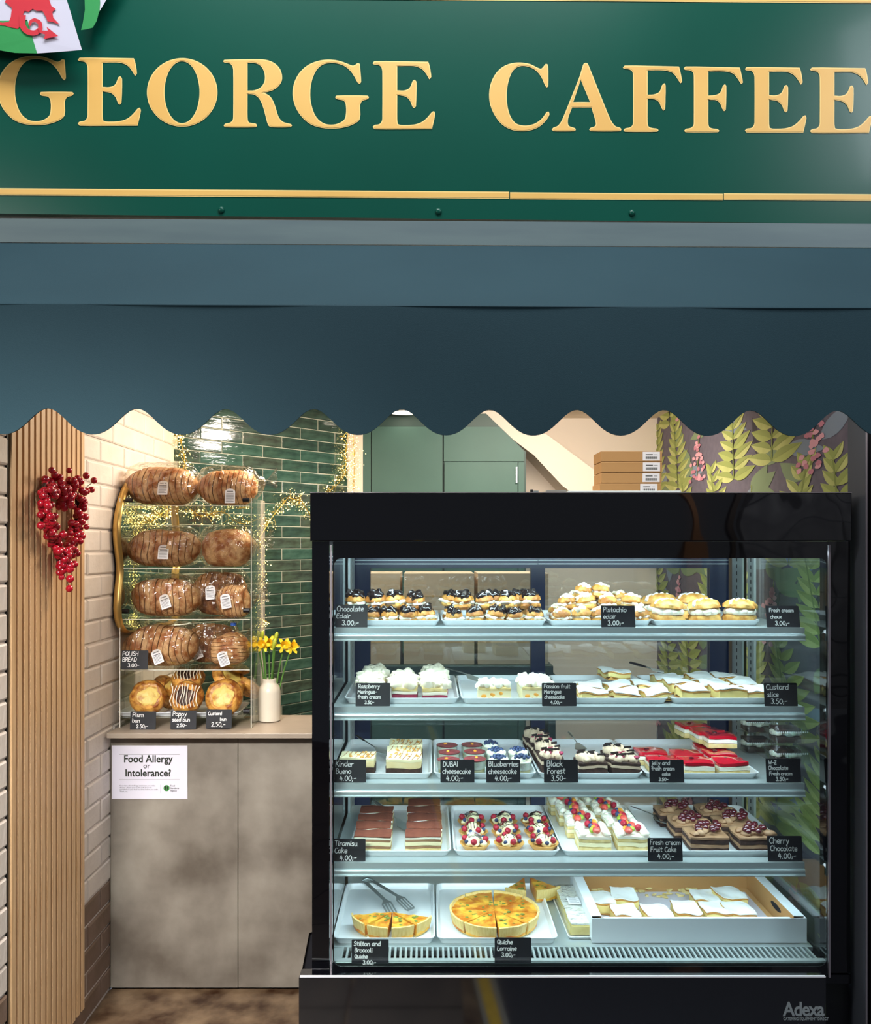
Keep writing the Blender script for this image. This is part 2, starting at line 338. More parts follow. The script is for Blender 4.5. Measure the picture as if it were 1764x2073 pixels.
mat('berry', '#c2162c', .2, coat=.4, col2='#9c0f22', nscale=9); mat('twig', '#3a2018', .8)
mat('crust', '#a5622e', .6, col2='#dfb582', nscale=32, bump=.9, bscale=75, detail=9, contrast=(.40, .60)); mat('crust_dark', '#6a3c20', .65, col2='#b98552', nscale=24, bump=.9, bscale=75, detail=9, contrast=(.42, .62))
mat('crumb', '#ead2a6', .8)
mat('bun_crust', '#8e4c1a', .4, col2='#dca24c', nscale=42, bump=.8, bscale=85, detail=6, contrast=(.38, .60)); mat('bun_fill', '#e8cb6e', .45, col2='#b87a2a', nscale=34, bump=.6, bscale=70, contrast=(.45, .65)); mat('poppy', '#2b1712', .5, col2='#5f3a22', nscale=60, bump=.5, bscale=90); mat('icing', '#f5ead6', .5)
mat('crumble', '#d9a95c', .8, col2='#b67c34', nscale=50, bump=.8, bscale=80)
mat('choux', '#bf7e30', .5, col2='#e6b765', nscale=34, bump=.6, bscale=80, contrast=(.4, .62)); mat('choux_dark', '#a86826', .5, col2='#dba552', nscale=34, bump=.6, bscale=80, contrast=(.4, .62))
mat('choc_glaze', '#1e1210', .18, coat=.8); mat('cream', '#f3ecda', .5, sss=.15); mat('cream_yellow', '#f3e8bc', .5); mat('pistachio', '#e3d9a6', .7, col2='#f7f0dc', nscale=60, bump=.8, bscale=90)
mat('sugar', '#f2f2f0', .85, col2='#e2dccc', nscale=40, bump=.15, bscale=90, contrast=(.5, .8)); mat('custard', '#f2df92', .55, col2='#e9d184', nscale=20); mat('pastry', '#d9a457', .7, col2='#b97c36', nscale=30, bump=.5, bscale=80)
mat('raspberry_base', '#7d1536', .55, col2='#a3284c', nscale=40, bump=.4, bscale=80); mat('sponge', '#ead59a', .8, col2='#d9bd78', nscale=60, bump=.4, bscale=120); mat('sponge_choc', '#33201a', .85, col2='#4a3026', nscale=60, bump=.5, bscale=110)
mat('meringue', '#f4ead2', .6, col2='#dcc79c', nscale=16, bump=.25, bscale=40, contrast=(.5, .75)); mat('peach', '#f0a63c', .35)
mat('beige_cream', '#e8d7a8', .6, col2='#ddc690', nscale=20); mat('caramel', '#a8683a', .4); mat('mocha', '#a98361', .55, col2='#8f6849', nscale=18, bump=.2, bscale=40); mat('mocha_pale', '#d9bfa2', .55)
mat('cocoa', '#6b3322', .9, col2='#7a3f2b', nscale=40, bump=.3, bscale=150); mat('cherry', '#3a0a14', .15, coat=.7, col2='#5a1420', nscale=12); mat('cherry_red', '#a3122e', .2, coat=.5)
mat('jelly', '#d0102c', .08, coat=.8, sss=.3, col2='#b00c24', nscale=8); mat('blueberry', '#1d2b4d', .4, col2='#3d4f78', nscale=60); mat('raspberry', '#b81a38', .4, col2='#98122c', nscale=70, bump=.9, bscale=160)
mat('strawberry', '#dc3a34', .3, col2='#e8685a', nscale=12); mat('kiwi', '#9cb83c', .3); mat('tart_shell', '#dfae62', .6, col2='#c98f42', nscale=14)
mat('quiche_fill', '#c26c1c', .4, col2='#ecb440', nscale=26, bump=.35, bscale=50, detail=6, contrast=(.42, .62)); mat('quiche_crust', '#e8cd88', .7, col2='#d9b86c', nscale=40, stretch=(4, 4, .6)); mat('herb', '#6a7a30', .7); mat('quiche_pale', '#f0e2a4', .6)
mat('dubai_top', '#6a3130', .4, col2='#a34246', nscale=60, bump=.5, bscale=110); mat('handle_black', '#101018', .35)
mat('led', '#ffffff', .5, emit='#e8f6ff', estr=5.0); mat('fairy', '#fff0b0', .4, emit='#ffe38c', estr=5.5); mat('fairy_wire', '#c9a640', .35, .7); mat('lamp_face', '#fff6e8', .4, emit='#fff0d8', estr=6.0)
mat('flag_red', '#c41f30', .7); mat('flag_white', '#c4c2d2', .7); mat('flag_green', '#1d8a44', .7)
mat('wp_ground', '#6a6370', .8, col2='#615b68', nscale=30); mat('wp_leaf', '#c6c982', .75, col2='#b4b96e', nscale=9); mat('wp_leaf2', '#a9b264', .75); mat('wp_shade', '#96a058', .75); mat('wp_vein', '#7f8a48', .75); mat('wp_blue', '#8390a0', .75); mat('wp_grey', '#7d8f6c', .75); mat('wp_pink', '#dfa3ae', .75); mat('wp_pink2', '#c47f90', .75); mat('wp_dark', '#39343e', .8)
mat('grey_plastic', '#8b8b86', .5); mat('back_dark', '#3e434b', .7); mat('hall_stone', '#8d8d90', .8, col2='#6d6d72', nscale=6); mat('hall_wood', '#9a6a44', .6); mat('hall_dark', '#14141c', .8)
mat('edge_glow', '#f4eee0', .4); mat('blue_clip', '#2f62c8', .4)
mat('crust_line', '#8f6036', .8)
mat('tong_steel', '#94999a', .35, .6)
glassmat('glass', '#f4fafa', .01, 1.5); glassmat('acrylic', '#f4f6f2', .02, 1.5, gain=1.3); glassmat('bag', '#f8f6f2', .07, 1.5, bump=.9, bscale=20, gain=2.4); glassmat('clam', '#eef2f2', .05, 1.5, bump=.2, bscale=60, gain=1.6); glassmat('door_glass', '#e6ecf0', .01, 1.5, gain=1.6); glassmat('wrap', '#f6f6f2', .06, 1.5, bump=.6, bscale=30, gain=1.6)
R = random.Random(7)
XL = -1.107; XR = 1.302
# ------------------------------------------------------------------ floor
fl = MB(); fl.box(-3.2, 3.4, -1.6, 2.94, -.06, 0)
o = struct(fl.obj('floor', 'stone_floor'))
b = MB(); b.box(XL, XR, 2.94, 4.9, -.06, 0); b.obj('floor_back', 'stone_floor', o)
# slabs in front (parts of the floor), asphalt strip and the yellow line
slab = MB().box(0, .62, 0, .44, 0, .012).mesh('slab', 'slab_brown')
k = 0
for iy in range(9):
    for ix in range(4):
        y = -1.6+iy*.45; x = -.27-.63*(ix)-.63+.002
        if iy in (4, 5, 6, 7, 8) and ix < 3 or True:
            s_ = link('slab', slab, o, (x, y, 0)); s_.rotation_euler = (R.uniform(-.004, .004), 0, 0)
for iy in range(9): link('slab', slab, o, (-.262, -1.6+iy*.45, 0)).scale = (.6, 1, 1)
b = MB()
lp = [(.12+.02*math.sin(t*1.3)+(t-1.2)*.0, t) for t in [-1.6+.3*i for i in range(14)]]
def lx(t): return .145+.075*(t-1.5)
ys = [-1.6+.2*i for i in range(21)]
b.add([(lx(t), t, .0135) for t in ys]+[(3.4, t, .0135) for t in ys]+[(lx(t), t, -.02) for t in ys], [(i, i+21, i+22, i+1) for i in range(20)]+[(i, i+1, i+43, i+42) for i in range(20)])
b.obj('asphalt', 'asphalt', o)
b = MB(); b.add([(lx(t)-.016, t, .0145) for t in ys]+[(lx(t)+.064, t, .0145) for t in ys], [(i, i+21, i+22, i+1) for i in range(20)]); b.obj('edge_line', 'joint', o)
b = MB(); b.add([(lx(t), t, .0155) for t in ys]+[(lx(t)+.042, t, .0155) for t in ys], [(i, i+21, i+22, i+1) for i in range(20)]); b.obj('yellow_line', 'yellow_paint', o)
# ------------------------------------------------------------------ left brick wall
wl = MB(); wl.box(XL-.12, XL+.010, 2.05, 2.186, 0, 2.0); wl.box(XL-.12, XL-.004, 2.187, 2.44, 0, 2.0); wl.box(XL-.12, XL-.004, 2.44, 3.70, 0, 2.41); wall_l = struct(wl.obj('wall_left', 'mortar'))
CH = .0755
brick = MB(); brick.rings([[(0, y, z) for y, z in ((.0, .0), (.216, 0), (.216, .0685), (0, .0685))], [(.0085, y, z) for y, z in ((.0, .0), (.216, 0), (.216, .0685), (0, .0685))], [(.0115, y, z) for y, z in ((.005, .005), (.211, .005), (.211, .0635), (.005, .0635))]])
bm_w = brick.mesh('brick', 'white_brick'); bm_b = brick.mesh('brick_brown', 'brown_brick')
for c in range(30):
    z = .012+c*CH
    for i in range(14):
        y = 1.30+i*.222+(c % 2)*.111
        if y > 3.66 or y < 2.42: continue
        o = link('brick', bm_b if c < 5 else bm_w, wall_l, (XL-.0105+R.uniform(-.0015, .0015), y, z)); o.rotation_euler = (R.uniform(-.003, .003), 0, R.uniform(-.004, .004))
        if y+.218 > 3.69: o.scale = (1, (3.69-y)/.218, 1)
for c in range(26):
    o = link('brick', bm_b if c < 5 else bm_w, wall_l, (XL+.006+R.uniform(-.001, .001), 2.055+(c % 2)*.06, .012+c*CH)); o.scale = (1, (2.186-o.location.y)/.218, 1)
# far-left return of the pier (dark reveal between bricks and slats)
b = MB(); b.box(XL-.003, XL+.016, 2.1875, 2.194, 0, 2.0); struct(b.obj('trim_1', 'black_satin', None))
# ------------------------------------------------------------------ diagonal tiled wall
T0 = Vector((XL, 3.66, 0)); td = Vector((.665, .747, 0)).normalized(); tn = Vector((td.y, -td.x, 0))
L_T = 1.02
b = MB(); p0 = T0-td*.02; p1 = T0+td*L_T
q = [p0, p1, p1-tn*.08, p0-tn*.08]
b.hexa([(v.x, v.y, 0) for v in q]+[(v.x, v.y, 2.35) for v in q]); wall_t = struct(b.obj('wall_tiled', 'grout'))
TW, TH = .2250, .0508
tile = MB(); tile.rings([[(x, .001, z) for x, z in ((0, 0), (TW, 0), (TW, TH), (0, TH))], [(x, -.0012, z) for x, z in ((0, 0), (TW, 0), (TW, TH), (0, TH))], [(x, -.0026, z) for x, z in ((.003, .003), (TW-.003, .003), (TW-.003, TH-.003), (.003, TH-.003))]])
tms = [tile.mesh('tile', 'tile%d' % i) for i in range(5)]; ang = math.atan2(td.y, td.x)
for r_ in range(30):
    z = .66+r_*(TH+.0034)
    for i in range(6):
        s0 = i*(TW+.0034)-(.5*(TW+.0034) if r_ % 2 else 0)+.02; s1 = s0+TW
        a0 = max(s0, .002); a1 = min(s1, L_T-.002)
        if a1-a0 < .03: continue
        p = T0+td*a0
        o = link('tile', tms[R.randrange(5)], wall_t, (p.x, p.y, z)); o.rotation_euler = (R.uniform(-.012, .012), 0, ang+R.uniform(-.006, .006)); o.scale = ((a1-a0)/TW, 1, 1)
# end reveal of the tiled wall, plaster
e = T0+td*L_T
b = MB(); b.box(e.x-.004, X(735, 4.46), e.y+.03, e.y+.10, 0, 2.35); struct(b.obj('trim_2', 'plaster'))
# ------------------------------------------------------------------ back wall, stair soffit, ceiling, right wall
b = MB(); b.box(-1.25, 1.5, 4.85, 4.95, 0, 2.6); struct(b.obj('wall_back', 'plaster'))
b = MB(); yb = 4.60
up = [(X(960, yb), Z(806, yb)), (X(1107, yb), Z(881, yb)), (X(1215, yb), Z(962, yb)), (X(1330, yb), Z(1048, yb))]
lo = [(X(1160, yb), Z(1000, yb)), (X(1138, yb), Z(984, yb)), (X(1080, yb), Z(922, yb)), (X(960, yb), Z(832, yb))]
b.prism(up+[(X(1330, yb), Z(1110, yb))]+lo, 'y', yb-.02, 4.86); struct(b.obj('trim_3', 'plaster'))
b = MB(); b.box(-1.25, XR+.1, 2.75, 4.95, 2.27, 2.36); ceil = struct(b.obj('ceiling', 'plaster'))
b = MB(); b.box(XR, XR+.1, 2.51, 4.84, 0, 2.41); wall_r = struct(b.obj('wall_right', 'wp_ground'))
# wallpaper print: leaves, ferns and hanging blossoms lying flat on the right wall (u = distance into the shop, v = height)
def wpoly(name, polys, m, lvl):
    b = MB()
    for q in polys:
        tr = tessellate_polygon([[Vector((u, v, 0)) for u, v in q]])
        b.add([(XR-.0005*lvl-.00002*(len(b.f)//3 % 24), u, v) for u, v in q], [tuple(t) for t in tr])
    o = b.obj(name, m, wall_r); o['kind'] = 'stuff'; return o
def leafpoly(u, v, L, W, a, n=7):
    pts = []
    for i in range(n+1):
        t = i/n; pts.append((t*L, W*math.sin(math.pi*t**.75)*.5))
    for i in range(n-1, 0, -1):
        t = i/n; pts.append((t*L, -W*math.sin(math.pi*t**.75)*.5))
    ca, sa = math.cos(a), math.sin(a)
    return [(u+(x*ca-y*sa)*2.3, v+x*sa+y*ca) for x, y in pts]
RW = random.Random(3)
leafA, leafB, vein, blue, grey, pink, pink2, dark, shade = [], [], [], [], [], [], [], [], []
def frond(u, v, H, lean, n=9, S=.115):
    for i in range(n):
        t = i/(n-1); cu = u+lean*t*t; cv = v+H*t
        for s in (-1, 1):
            a = math.pi/2-s*(1.25-.75*t); L = S*(1.0-.45*t)*RW.uniform(.9, 1.1)
            q = leafpoly(cu, cv, L, L*.44, a); (leafA if (i+(s > 0)) % 3 else leafB).append(q)
            q = leafpoly(cu, cv, L*.98, L*.42, a); shade.append(q[:len(q)//2+1] if s > 0 else q[len(q)//2:]+[q[0]])
    vein.append([(u-.006, v), (u+.006, v), (u+lean+.006, v+H), (u+lean-.006, v+H)])
for iu in range(6):
    for iv in range(7):
        u = 2.62+iu*.40+(iv % 2)*.2+RW.uniform(-.05, .05); v = .15+iv*.34+RW.uniform(-.04, .04)
        kind = (iu+2*iv) % 3
        for k2 in range(2):
            (blue if RW.random() < .5 else grey).append(leafpoly(u+RW.uniform(-.2, .2), v+RW.uniform(-.1, .1), RW.uniform(.09, .14), .06, RW.uniform(0, 6.28)))
        if RW.random() < .5: dark.append(leafpoly(u+.1, v, .2, .035, RW.uniform(1, 2)))
        if kind != 1: frond(u, v, .34, RW.uniform(-.16, .16))
        else:
            vein.append([(u, v+.25), (u+.008, v+.25), (u+.05, v), (u+.04, v)])
            for k2 in range(34):
                t = RW.random(); cu = u+.03+RW.gauss(0, .075*(1.1-t)); cv = v-.02+t*.2
                (pink if RW.random() < .65 else pink2).append(leafpoly(cu, cv, .020, .022, RW.uniform(0, 6.28), 4))
            for k2 in range(3): grey.append(leafpoly(u, v+.22, .12, .065, RW.uniform(-.5, 3.6)))
wpoly('dark_leaf_print', dark, 'wp_dark', 1); wpoly('blue_leaf_print', blue, 'wp_blue', 2); wpoly('grey_leaf_print', grey, 'wp_grey', 3)
wpoly('leaf_print', leafA, 'wp_leaf', 4); wpoly('pale_leaf_print', leafB, 'wp_leaf2', 5); wpoly('leaf_shade_print', shade, 'wp_shade', 6); wpoly('vein_print', vein, 'wp_vein', 7); wpoly('blossom_print', pink, 'wp_pink', 8); wpoly('dark_blossom_print', pink2, 'wp_pink2', 9)
# black shutter guide at the right edge
b = MB(); b.box(X(1735, 2.46), X(1745, 2.42), 2.40, 2.50, 0, 2.03); g = struct(b.obj('trim_4', 'back_dark'))
b = MB(); b.box(X(1745, 2.42)+.001, X(1747, 2.42)+.001, 2.395, 2.45, 0, 2.03); b.obj('guide_edge', 'trim_grey', g)
b = MB(); b.box(X(1747, 2.42)+.002, X(1758, 2.42), 2.41, 2.5, 0, 2.03); b.obj('guide_channel', 'black_satin', g)
b = MB(); b.box(X(1758, 2.42)+.001, X(1800, 2.42), 2.38, 2.5, 0, 2.03); b.obj('guide_cover', 'hall_dark', g)
# ------------------------------------------------------------------ slat panel on the left wall
XS = XL+.012; sy0, sy1 = 1.728, 2.155
sp = thing('slat_panel', 'light oak vertical slat panel fixed to the white brick pier at the left', 'wall panel', (XS, 1.94, 0))
def rel(b, t):
    l = Vector(t.location); b.v = [tuple(Vector(v)-l) for v in b.v]; return b
XS = XL+.004; bz = .085
sy0 = -XS and (abs(XS+.016)*F/848); sy1 = abs(XS+.016)*F/697
b = MB(); b.box(XS, XS+.005, sy0, sy1, bz, 2.0); rel(b, sp).obj('backing', 'felt_dark', sp)
n_s = 14; pitch = (sy1-sy0)/n_s
sm = [MB().box(0, .011, 0, pitch*.64, 0, 2.0-bz).mesh('slat', m) for m in ('oak', 'oak_pale')]
for i in range(n_s): link('slat', sm[i % 2], sp, Vector((XS+.005, sy0+pitch*(i+.15), bz))-Vector(sp.location))
# ------------------------------------------------------------------ sign
sg = thing('shop_sign', 'dark green shop fascia sign with large gold serif lettering above the awning', 'sign', P(882, 250, 2.46))
def Ds(px): return 2.45+.039*(px-882)/1764
def sgp(px, py, off=0.): p = P(px, py, Ds(px)-off); return Vector(p)
b = MB()
def quad_slab(b, c4, t):   # c4 px corners: TL, TR, BR, BL
    v = [sgp(x, y, t) for x, y in (c4[3], c4[2], c4[1], c4[0])]; w_ = [Vector((p.x, p.y+t+.001 if t < .01 else p.y+t, p.z)) for p in v]
    return b.add(v+w_, [(0, 1, 2, 3), (7, 6, 5, 4), (0, 4, 5, 1), (1, 5, 6, 2), (2, 6, 7, 3), (3, 7, 4, 0)])
x0, x1 = -120, 1900
quad_slab(b, ((x0, -160), (x1, -146), (x1, 455), (x0, 431)), .02); rel(b, sg).obj('board', 'sign_green', sg)
def stripe(a, bb, ya, yb, h):
    b = MB(); v = [sgp(a, ya, .0215), sgp(bb, yb, .0215), sgp(bb, yb+h, .0215), sgp(a, ya+h, .0215)]; b.add(v, [(0, 1, 2, 3)])
    w2 = 2.2; b2 = MB(); b2.add([sgp(a, ya+w2, .0222), sgp(bb, yb+w2, .0222), sgp(bb, yb+h-w2, .0222), sgp(a, ya+h-w2, .0222)], [(0, 1, 2, 3)])
    o = rel(b, sg).obj('gold_stripe', 'sign_gold_rim', sg); rel(b2, sg).obj('stripe_core', 'sign_gold', o)
def yl(px): return 381+px*(393-381)/1764
stripe(-120, 1031, yl(-120), yl(1031), 14); stripe(1033, 1464, yl(1033)+1, yl(1464)+1, 14); stripe(1466, 1900, yl(1466), yl(1900), 14)
stripe(-120, 1900, -15.5, 8-8.5, 8)
for px, py in ((448, 425), (888, 428), (1280, 431), (40, 421), (1660, 434)):
    if px in (40, 1660): continue
    b = MB(); b.blob((0, 0, 0), (.0095, .006, .0095), 0); o = b.obj('screw', 'sign_green', sg, True); o.location = sgp(px, py, .022)-Vector(sg.location)
GLY = {
'E': ([(.0, .97), (.03, 1), (.89, .99), (.91, .93), (.936, .77), (.91, .735), (.87, .80), (.80, .88), (.70, .925), (.58, .935), (.39, .93), (.39, .57), (.50, .565), (.59, .60), (.645, .71), (.675, .725), (.70, .69), (.69, .335), (.665, .31), (.64, .33), (.60, .42), (.53, .48), (.39, .505), (.39, .13), (.40, .07), (.45, .055), (.65, .06), (.78, .095), (.87, .16), (.955, .25), (.985, .26), (1, .22), (.95, 0), (.03, 0), (.0, .03), (.03, .055), (.11, .07), (.15, .12), (.156, .2), (.156, .85), (.14, .91), (.10, .945), (.02, .955)], None),
'F': ([(.0, .97), (.03, 1), (.95, .985), (.965, .93), (1, .76), (.975, .735), (.93, .80), (.85, .89), (.74, .925), (.60, .935), (.414, .93), (.414, .555), (.52, .56), (.62, .60), (.665, .70), (.70, .73), (.72, .70), (.71, .34), (.685, .32), (.655, .36), (.61, .45), (.54, .49), (.414, .495), (.414, .14), (.43, .075), (.49, .05), (.57, .04), (.60, .02), (.58, 0), (.03, 0), (.01, .02), (.04, .045), (.12, .06), (.165, .10), (.172, .17), (.172, .85), (.16, .91), (.11, .945), (.02, .955)], None),
'C': ([(.937, .98), (.965, .975), (.975, .93), (.975, .66), (.955, .64), (.93, .665), (.86, .80), (.757, .90), (.63, .948), (.527, .955), (.43, .92), (.36, .84), (.305, .69), (.285, .51), (.305, .33), (.355, .20), (.43, .115), (.527, .08), (.65, .078), (.78, .115), (.88, .185), (.955, .275), (.985, .28), (.995, .24), (.925, .14), (.80, .05), (.66, .008), (.52, 0), (.37, .02), (.22, .09), (.10, .22), (.02, .38), (.0, .54), (.03, .70), (.11, .84), (.22, .935), (.37, .99), (.52, 1), (.67, .98), (.80, .925), (.86, .91), (.90, .94)], None),
'G': ([(.853, .948), (.88, .94), (.896, .68), (.88, .65), (.855, .67), (.78, .81), (.69, .905), (.58, .95), (.48, .955), (.39, .93), (.31, .85), (.25, .70), (.227, .49), (.25, .31), (.31, .16), (.40, .075), (.50, .052), (.60, .07), (.68, .13), (.70, .20), (.702, .32), (.685, .39), (.65, .415), (.575, .43), (.56, .455), (.575, .475), (.98, .475), (1, .455), (.985, .43), (.91, .40), (.883, .34), (.876, .13), (.78, .055), (.66, .015), (.525, 0), (.38, .012), (.24, .06), (.12, .17), (.035, .32), (.0, .49), (.02, .66), (.09, .81), (.20, .92), (.33, .98), (.458, 1), (.60, .985), (.73, .935), (.79, .912), (.83, .93)], None),
'O': ([(.5+.5*math.cos(t), .5+.5*math.sin(t)) for t in [i*math.pi/24 for i in range(48)]], [(.4975+.2525*math.cos(t), .502+.457*math.sin(t)) for t in [i*math.pi/24 for i in range(48)]]),
'R': ([(.0, .97), (.02, .99), (.49, 1), (.62, .99), (.73, .95), (.81, .88), (.852, .78), (.85, .68), (.80, .60), (.72, .545), (.62, .515), (.565, .506), (.63, .485), (.69, .44), (.735, .36), (.775, .24), (.81, .14), (.86, .08), (.92, .055), (.985, .04), (1, .02), (.98, 0), (.70, 0), (.665, .02), (.64, .08), (.60, .24), (.56, .36), (.51, .44), (.44, .483), (.353, .49), (.353, .14), (.37, .07), (.43, .052), (.475, .045), (.49, .02), (.475, 0), (.03, 0), (.01, .02), (.03, .045), (.10, .06), (.14, .10), (.149, .17), (.149, .84), (.135, .90), (.10, .94), (.02, .955)], [(.353, .947), (.44, .95), (.52, .925), (.58, .86), (.61, .76), (.60, .66), (.55, .585), (.46, .54), (.353, .536)]),
'A': ([(.45, .97), (.47, 1), (.505, 1), (.525, .97), (.80, .27), (.864, .13), (.92, .065), (.985, .045), (1, .02), (.985, 0), (.56, 0), (.54, .02), (.56, .045), (.61, .06), (.635, .09), (.63, .15), (.571, .35), (.29, .35), (.24, .22), (.225, .14), (.24, .075), (.30, .05), (.335, .035), (.34, .015), (.32, 0), (.02, 0), (.0, .02), (.02, .045), (.08, .07), (.13, .13), (.18, .24), (.40, .80)], [(.415, .76), (.553, .425), (.304, .425)])}
LET = [('G', -5, 149, 113, 253), ('E', 158, 285, 117, 254), ('O', 298, 440, 118, 256), ('R', 452, 591, 120, 257), ('G', 593, 747, 121, 260), ('E', 755, 881, 124, 261), ('C', 991, 1113, 127, 265), ('A', 1118, 1258, 128, 265), ('F', 1262, 1381, 133, 266), ('F', 1385, 1504, 135, 267), ('E', 1509, 1633, 136, 268), ('E', 1641, 1766, 137, 269)]
def glyph_mesh(ch, grow, off, box):
    outer, hole = GLY[ch]; px0, px1, py0, py1 = box
    def sm_(pts): return [Vector((p.x, p.y, 0)) for p in smoothpath([(a, c, 0) for a, c in pts], True, 3, 62)]
    loops = [sm_(outer)]+([sm_(hole)] if hole else [])
    W_, H_ = px1-px0, py1-py0
    res = []
    for li, lp_ in enumerate(loops):
        q = [Vector((px0+p.x*W_, py1-p.y*H_, 0)) for p in lp_]; n = len(q); r = []
        area_ = sum(q[i].x*q[(i+1) % n].y-q[(i+1) % n].x*q[i].y for i in range(n))
        for i in range(n):
            d = (q[(i+1) % n]-q[i-1]).normalized(); nn = Vector((d.y, -d.x, 0))*(1 if area_ > 0 else -1)
            r.append(q[i]+nn*(grow if li == 0 else -grow))
        res.append(r)
    tr = tessellate_polygon(res); flat = [p for r in res for p in r]
    b = MB(); b.add([sgp(p.x, p.y, off) for p in flat], [tuple(t) for t in tr]); return b
for ch, a, c, t, bt in LET:
    o = rel(glyph_mesh(ch, .4, .0215, (a, c, t, bt)), sg).obj('letter', 'sign_gold_rim', sg)
    rel(glyph_mesh(ch, -1.5, .0222, (a, c, t, bt)), sg).obj('letter_core', 'sign_gold', o)
# ------------------------------------------------------------------ flags of the bunting (upper left)
def flagpoly(b, pts, D, mi): tr = tessellate_polygon([[Vector((x, y, 0)) for x, y in pts]]); b.add([P(x, y, D+.012*math.sin(x*.05+y*.03)) for x, y in pts], [tuple(t) for t in tr], mi)
def sheet(name, quads, label, m):
    t = thing(name, label, 'flag', P(*m)); return t
f1 = thing('bunting_flag', 'white and green bunting flag with a red dragon tail, hanging over the first letter', 'flag', P(80, 0, 2.36), 0, 'bunting flags hanging in front of the sign')
def flag_part(t, name, pts, D, m, th=0.0015):
    b = MB(); tr = tessellate_polygon([[Vector((x, y, 0)) for x, y in pts]]); n = len(pts)
    w_ = lambda x, y: .0004*math.sin(x*.045+y*.02)
    b.add([P(x, y, D+w_(x, y)) for x, y in pts]+[P(x, y, D+th+w_(x, y)) for x, y in pts], [tuple(q) for q in tr]+[tuple(i+n for i in reversed(q)) for q in tr]+[(i, (i+1) % n, (i+1) % n+n, i+n) for i in range(n)])
    return rel(b, t).obj(name, m, t)
flag_part(f1, 'white_field', [(-60, -60), (110, -60), (122, -40), (140, 15), (152, 55), (166, 101), (120, 105), (74, 108), (66, 80), (55, 40), (0, 44), (-60, 44)], 2.36, 'flag_white')
flag_part(f1, 'green_field', [(-60, 40), (-10, 42), (56, 42), (66, 78), (75, 108), (30, 107), (0, 102), (-60, 98)], 2.3585, 'flag_green')
dt = flag_part(f1, 'dragon_wing', [(30, -40), (98, -40), (100, 0), (104, 12), (113, 18), (106, 24), (108, 36), (121, 50), (108, 45), (96, 43), (94, 36), (86, 22), (74, 22), (66, 18), (58, 24), (50, 22), (46, 30), (44, 50), (36, 58), (24, 56), (10, 52), (-10, 50), (-30, 48), (-60, 50), (-60, 40), (-20, 42), (6, 46), (18, 44), (22, 34), (24, 16), (10, 4), (16, -10)], 2.357, 'flag_red')
tl = smoothpath([(46, 30, 0), (46, 52, 0), (56, 64, 0), (72, 66, 0), (82, 58, 0), (80, 46, 0), (70, 40, 0), (62, 44, 0), (60, 52, 0)], sub=4)
b = MB()
for i in range(len(tl)-1):
    pass
L_ = []; R_ = []
for i, p in enumerate(tl):
    d = (tl[min(i+1, len(tl)-1)]-tl[max(i-1, 0)]).normalized(); nn = Vector((-d.y, d.x, 0)); r_ = 6.5*(1-.6*i/len(tl)); L_.append(p+nn*r_); R_.append(p-nn*r_)
n = len(tl); b.add([P(p.x, p.y, 2.355) for p in L_+R_], [(i, i+1, n+i+1, n+i) for i in range(n-1)]); rel(b, f1).obj('dragon_tail', 'flag_red', f1)
flag_part(f1, 'tail_point', [(76, 58), (86, 62), (97, 62), (94, 54), (118, 73), (88, 79), (92, 70), (80, 66)], 2.354, 'flag_red')
f2 = thing('bunting_flag', 'small green corner of a bunting flag right of the dragon flag', 'flag', P(188, 0, 2.38), 0, 'bunting flags hanging in front of the sign')
flag_part(f2, 'green_field', [(170, -60), (240, -60), (215, -8), (200, 26), (196, 42), (188, 56), (176, 59), (164, 61), (168, 45), (172, 20)], 2.38, 'flag_green')
flag_part(f2, 'white_field', [(200, -60), (250, -60), (215, 0), (208, 12), (202, 22), (203, 8)], 2.3785, 'flag_white')
# ------------------------------------------------------------------ awning
aw = thing('awning', 'blue green fabric shop awning with scalloped front valance below the sign', 'awning', (0, 2.0, 2.1))
def Yv(x): return 2.0+.017*x
xs = [-1.62+3.32*i/330 for i in range(331)]
b = MB(); top = Z(620, 2.0); N_ = len(xs)
def scal(x): px = VX+x*F/2.0; c_ = math.cos(2*math.pi*(px-103)/177.8); return Z(857.5-26*c_-2.5*math.cos(4*math.pi*(px-103)/177.8), 2.0)
vs = []
for dd in (0, .004):
    vs += [(x, Yv(x)+dd+.0016*math.sin(x*9), top) for x in xs]+[(x, Yv(x)+dd+.0016*math.sin(x*9), scal(x)) for x in xs]
fs = []
for i in range(N_-1):
    fs += [(i, N_+i, N_+i+1, i+1), (2*N_+i, 2*N_+i+1, 3*N_+i+1, 3*N_+i), (N_+i, 3*N_+i, 3*N_+i+1, N_+i+1)]
b.add(vs, fs); rel(b, aw).obj('valance', 'awning_cloth', aw)
b = MB(); pr = [(2.0, top), (2.38, Z(495, 2.38))]
b.add([(x, Yv(x), top+.0005) for x in xs[::10]]+[(x, Yv(x)+.39+.0*x, Z(497, 2.39)) for x in xs[::10]]+[(x, Yv(x)+.004, top-.004) for x in xs[::10]]+[(x, Yv(x)+.39, Z(497, 2.39)-.005) for x in xs[::10]],
      [(i, i+1, i+35, i+34) for i in range(33)]+[(i+68, i+102, i+103, i+69) for i in range(33)])
rel(b, aw).obj('canopy', 'awning_cloth', aw, True)
b = MB(); b.add([(x, Yv(x)+d_, z) for x in (xs[0], xs[-1]) for d_, z in ((.388, Z(496, 2.39)), (.392, Z(455, 2.42)), (.420, Z(449, 2.42)), (.420, Z(500, 2.42)))], [(0, 4, 5, 1), (1, 5, 6, 2), (2, 6, 7, 3), (3, 7, 4, 0), (0, 1, 2, 3), (7, 6, 5, 4)])
rel(b, aw).obj('cassette_rail', 'rail_grey', aw)
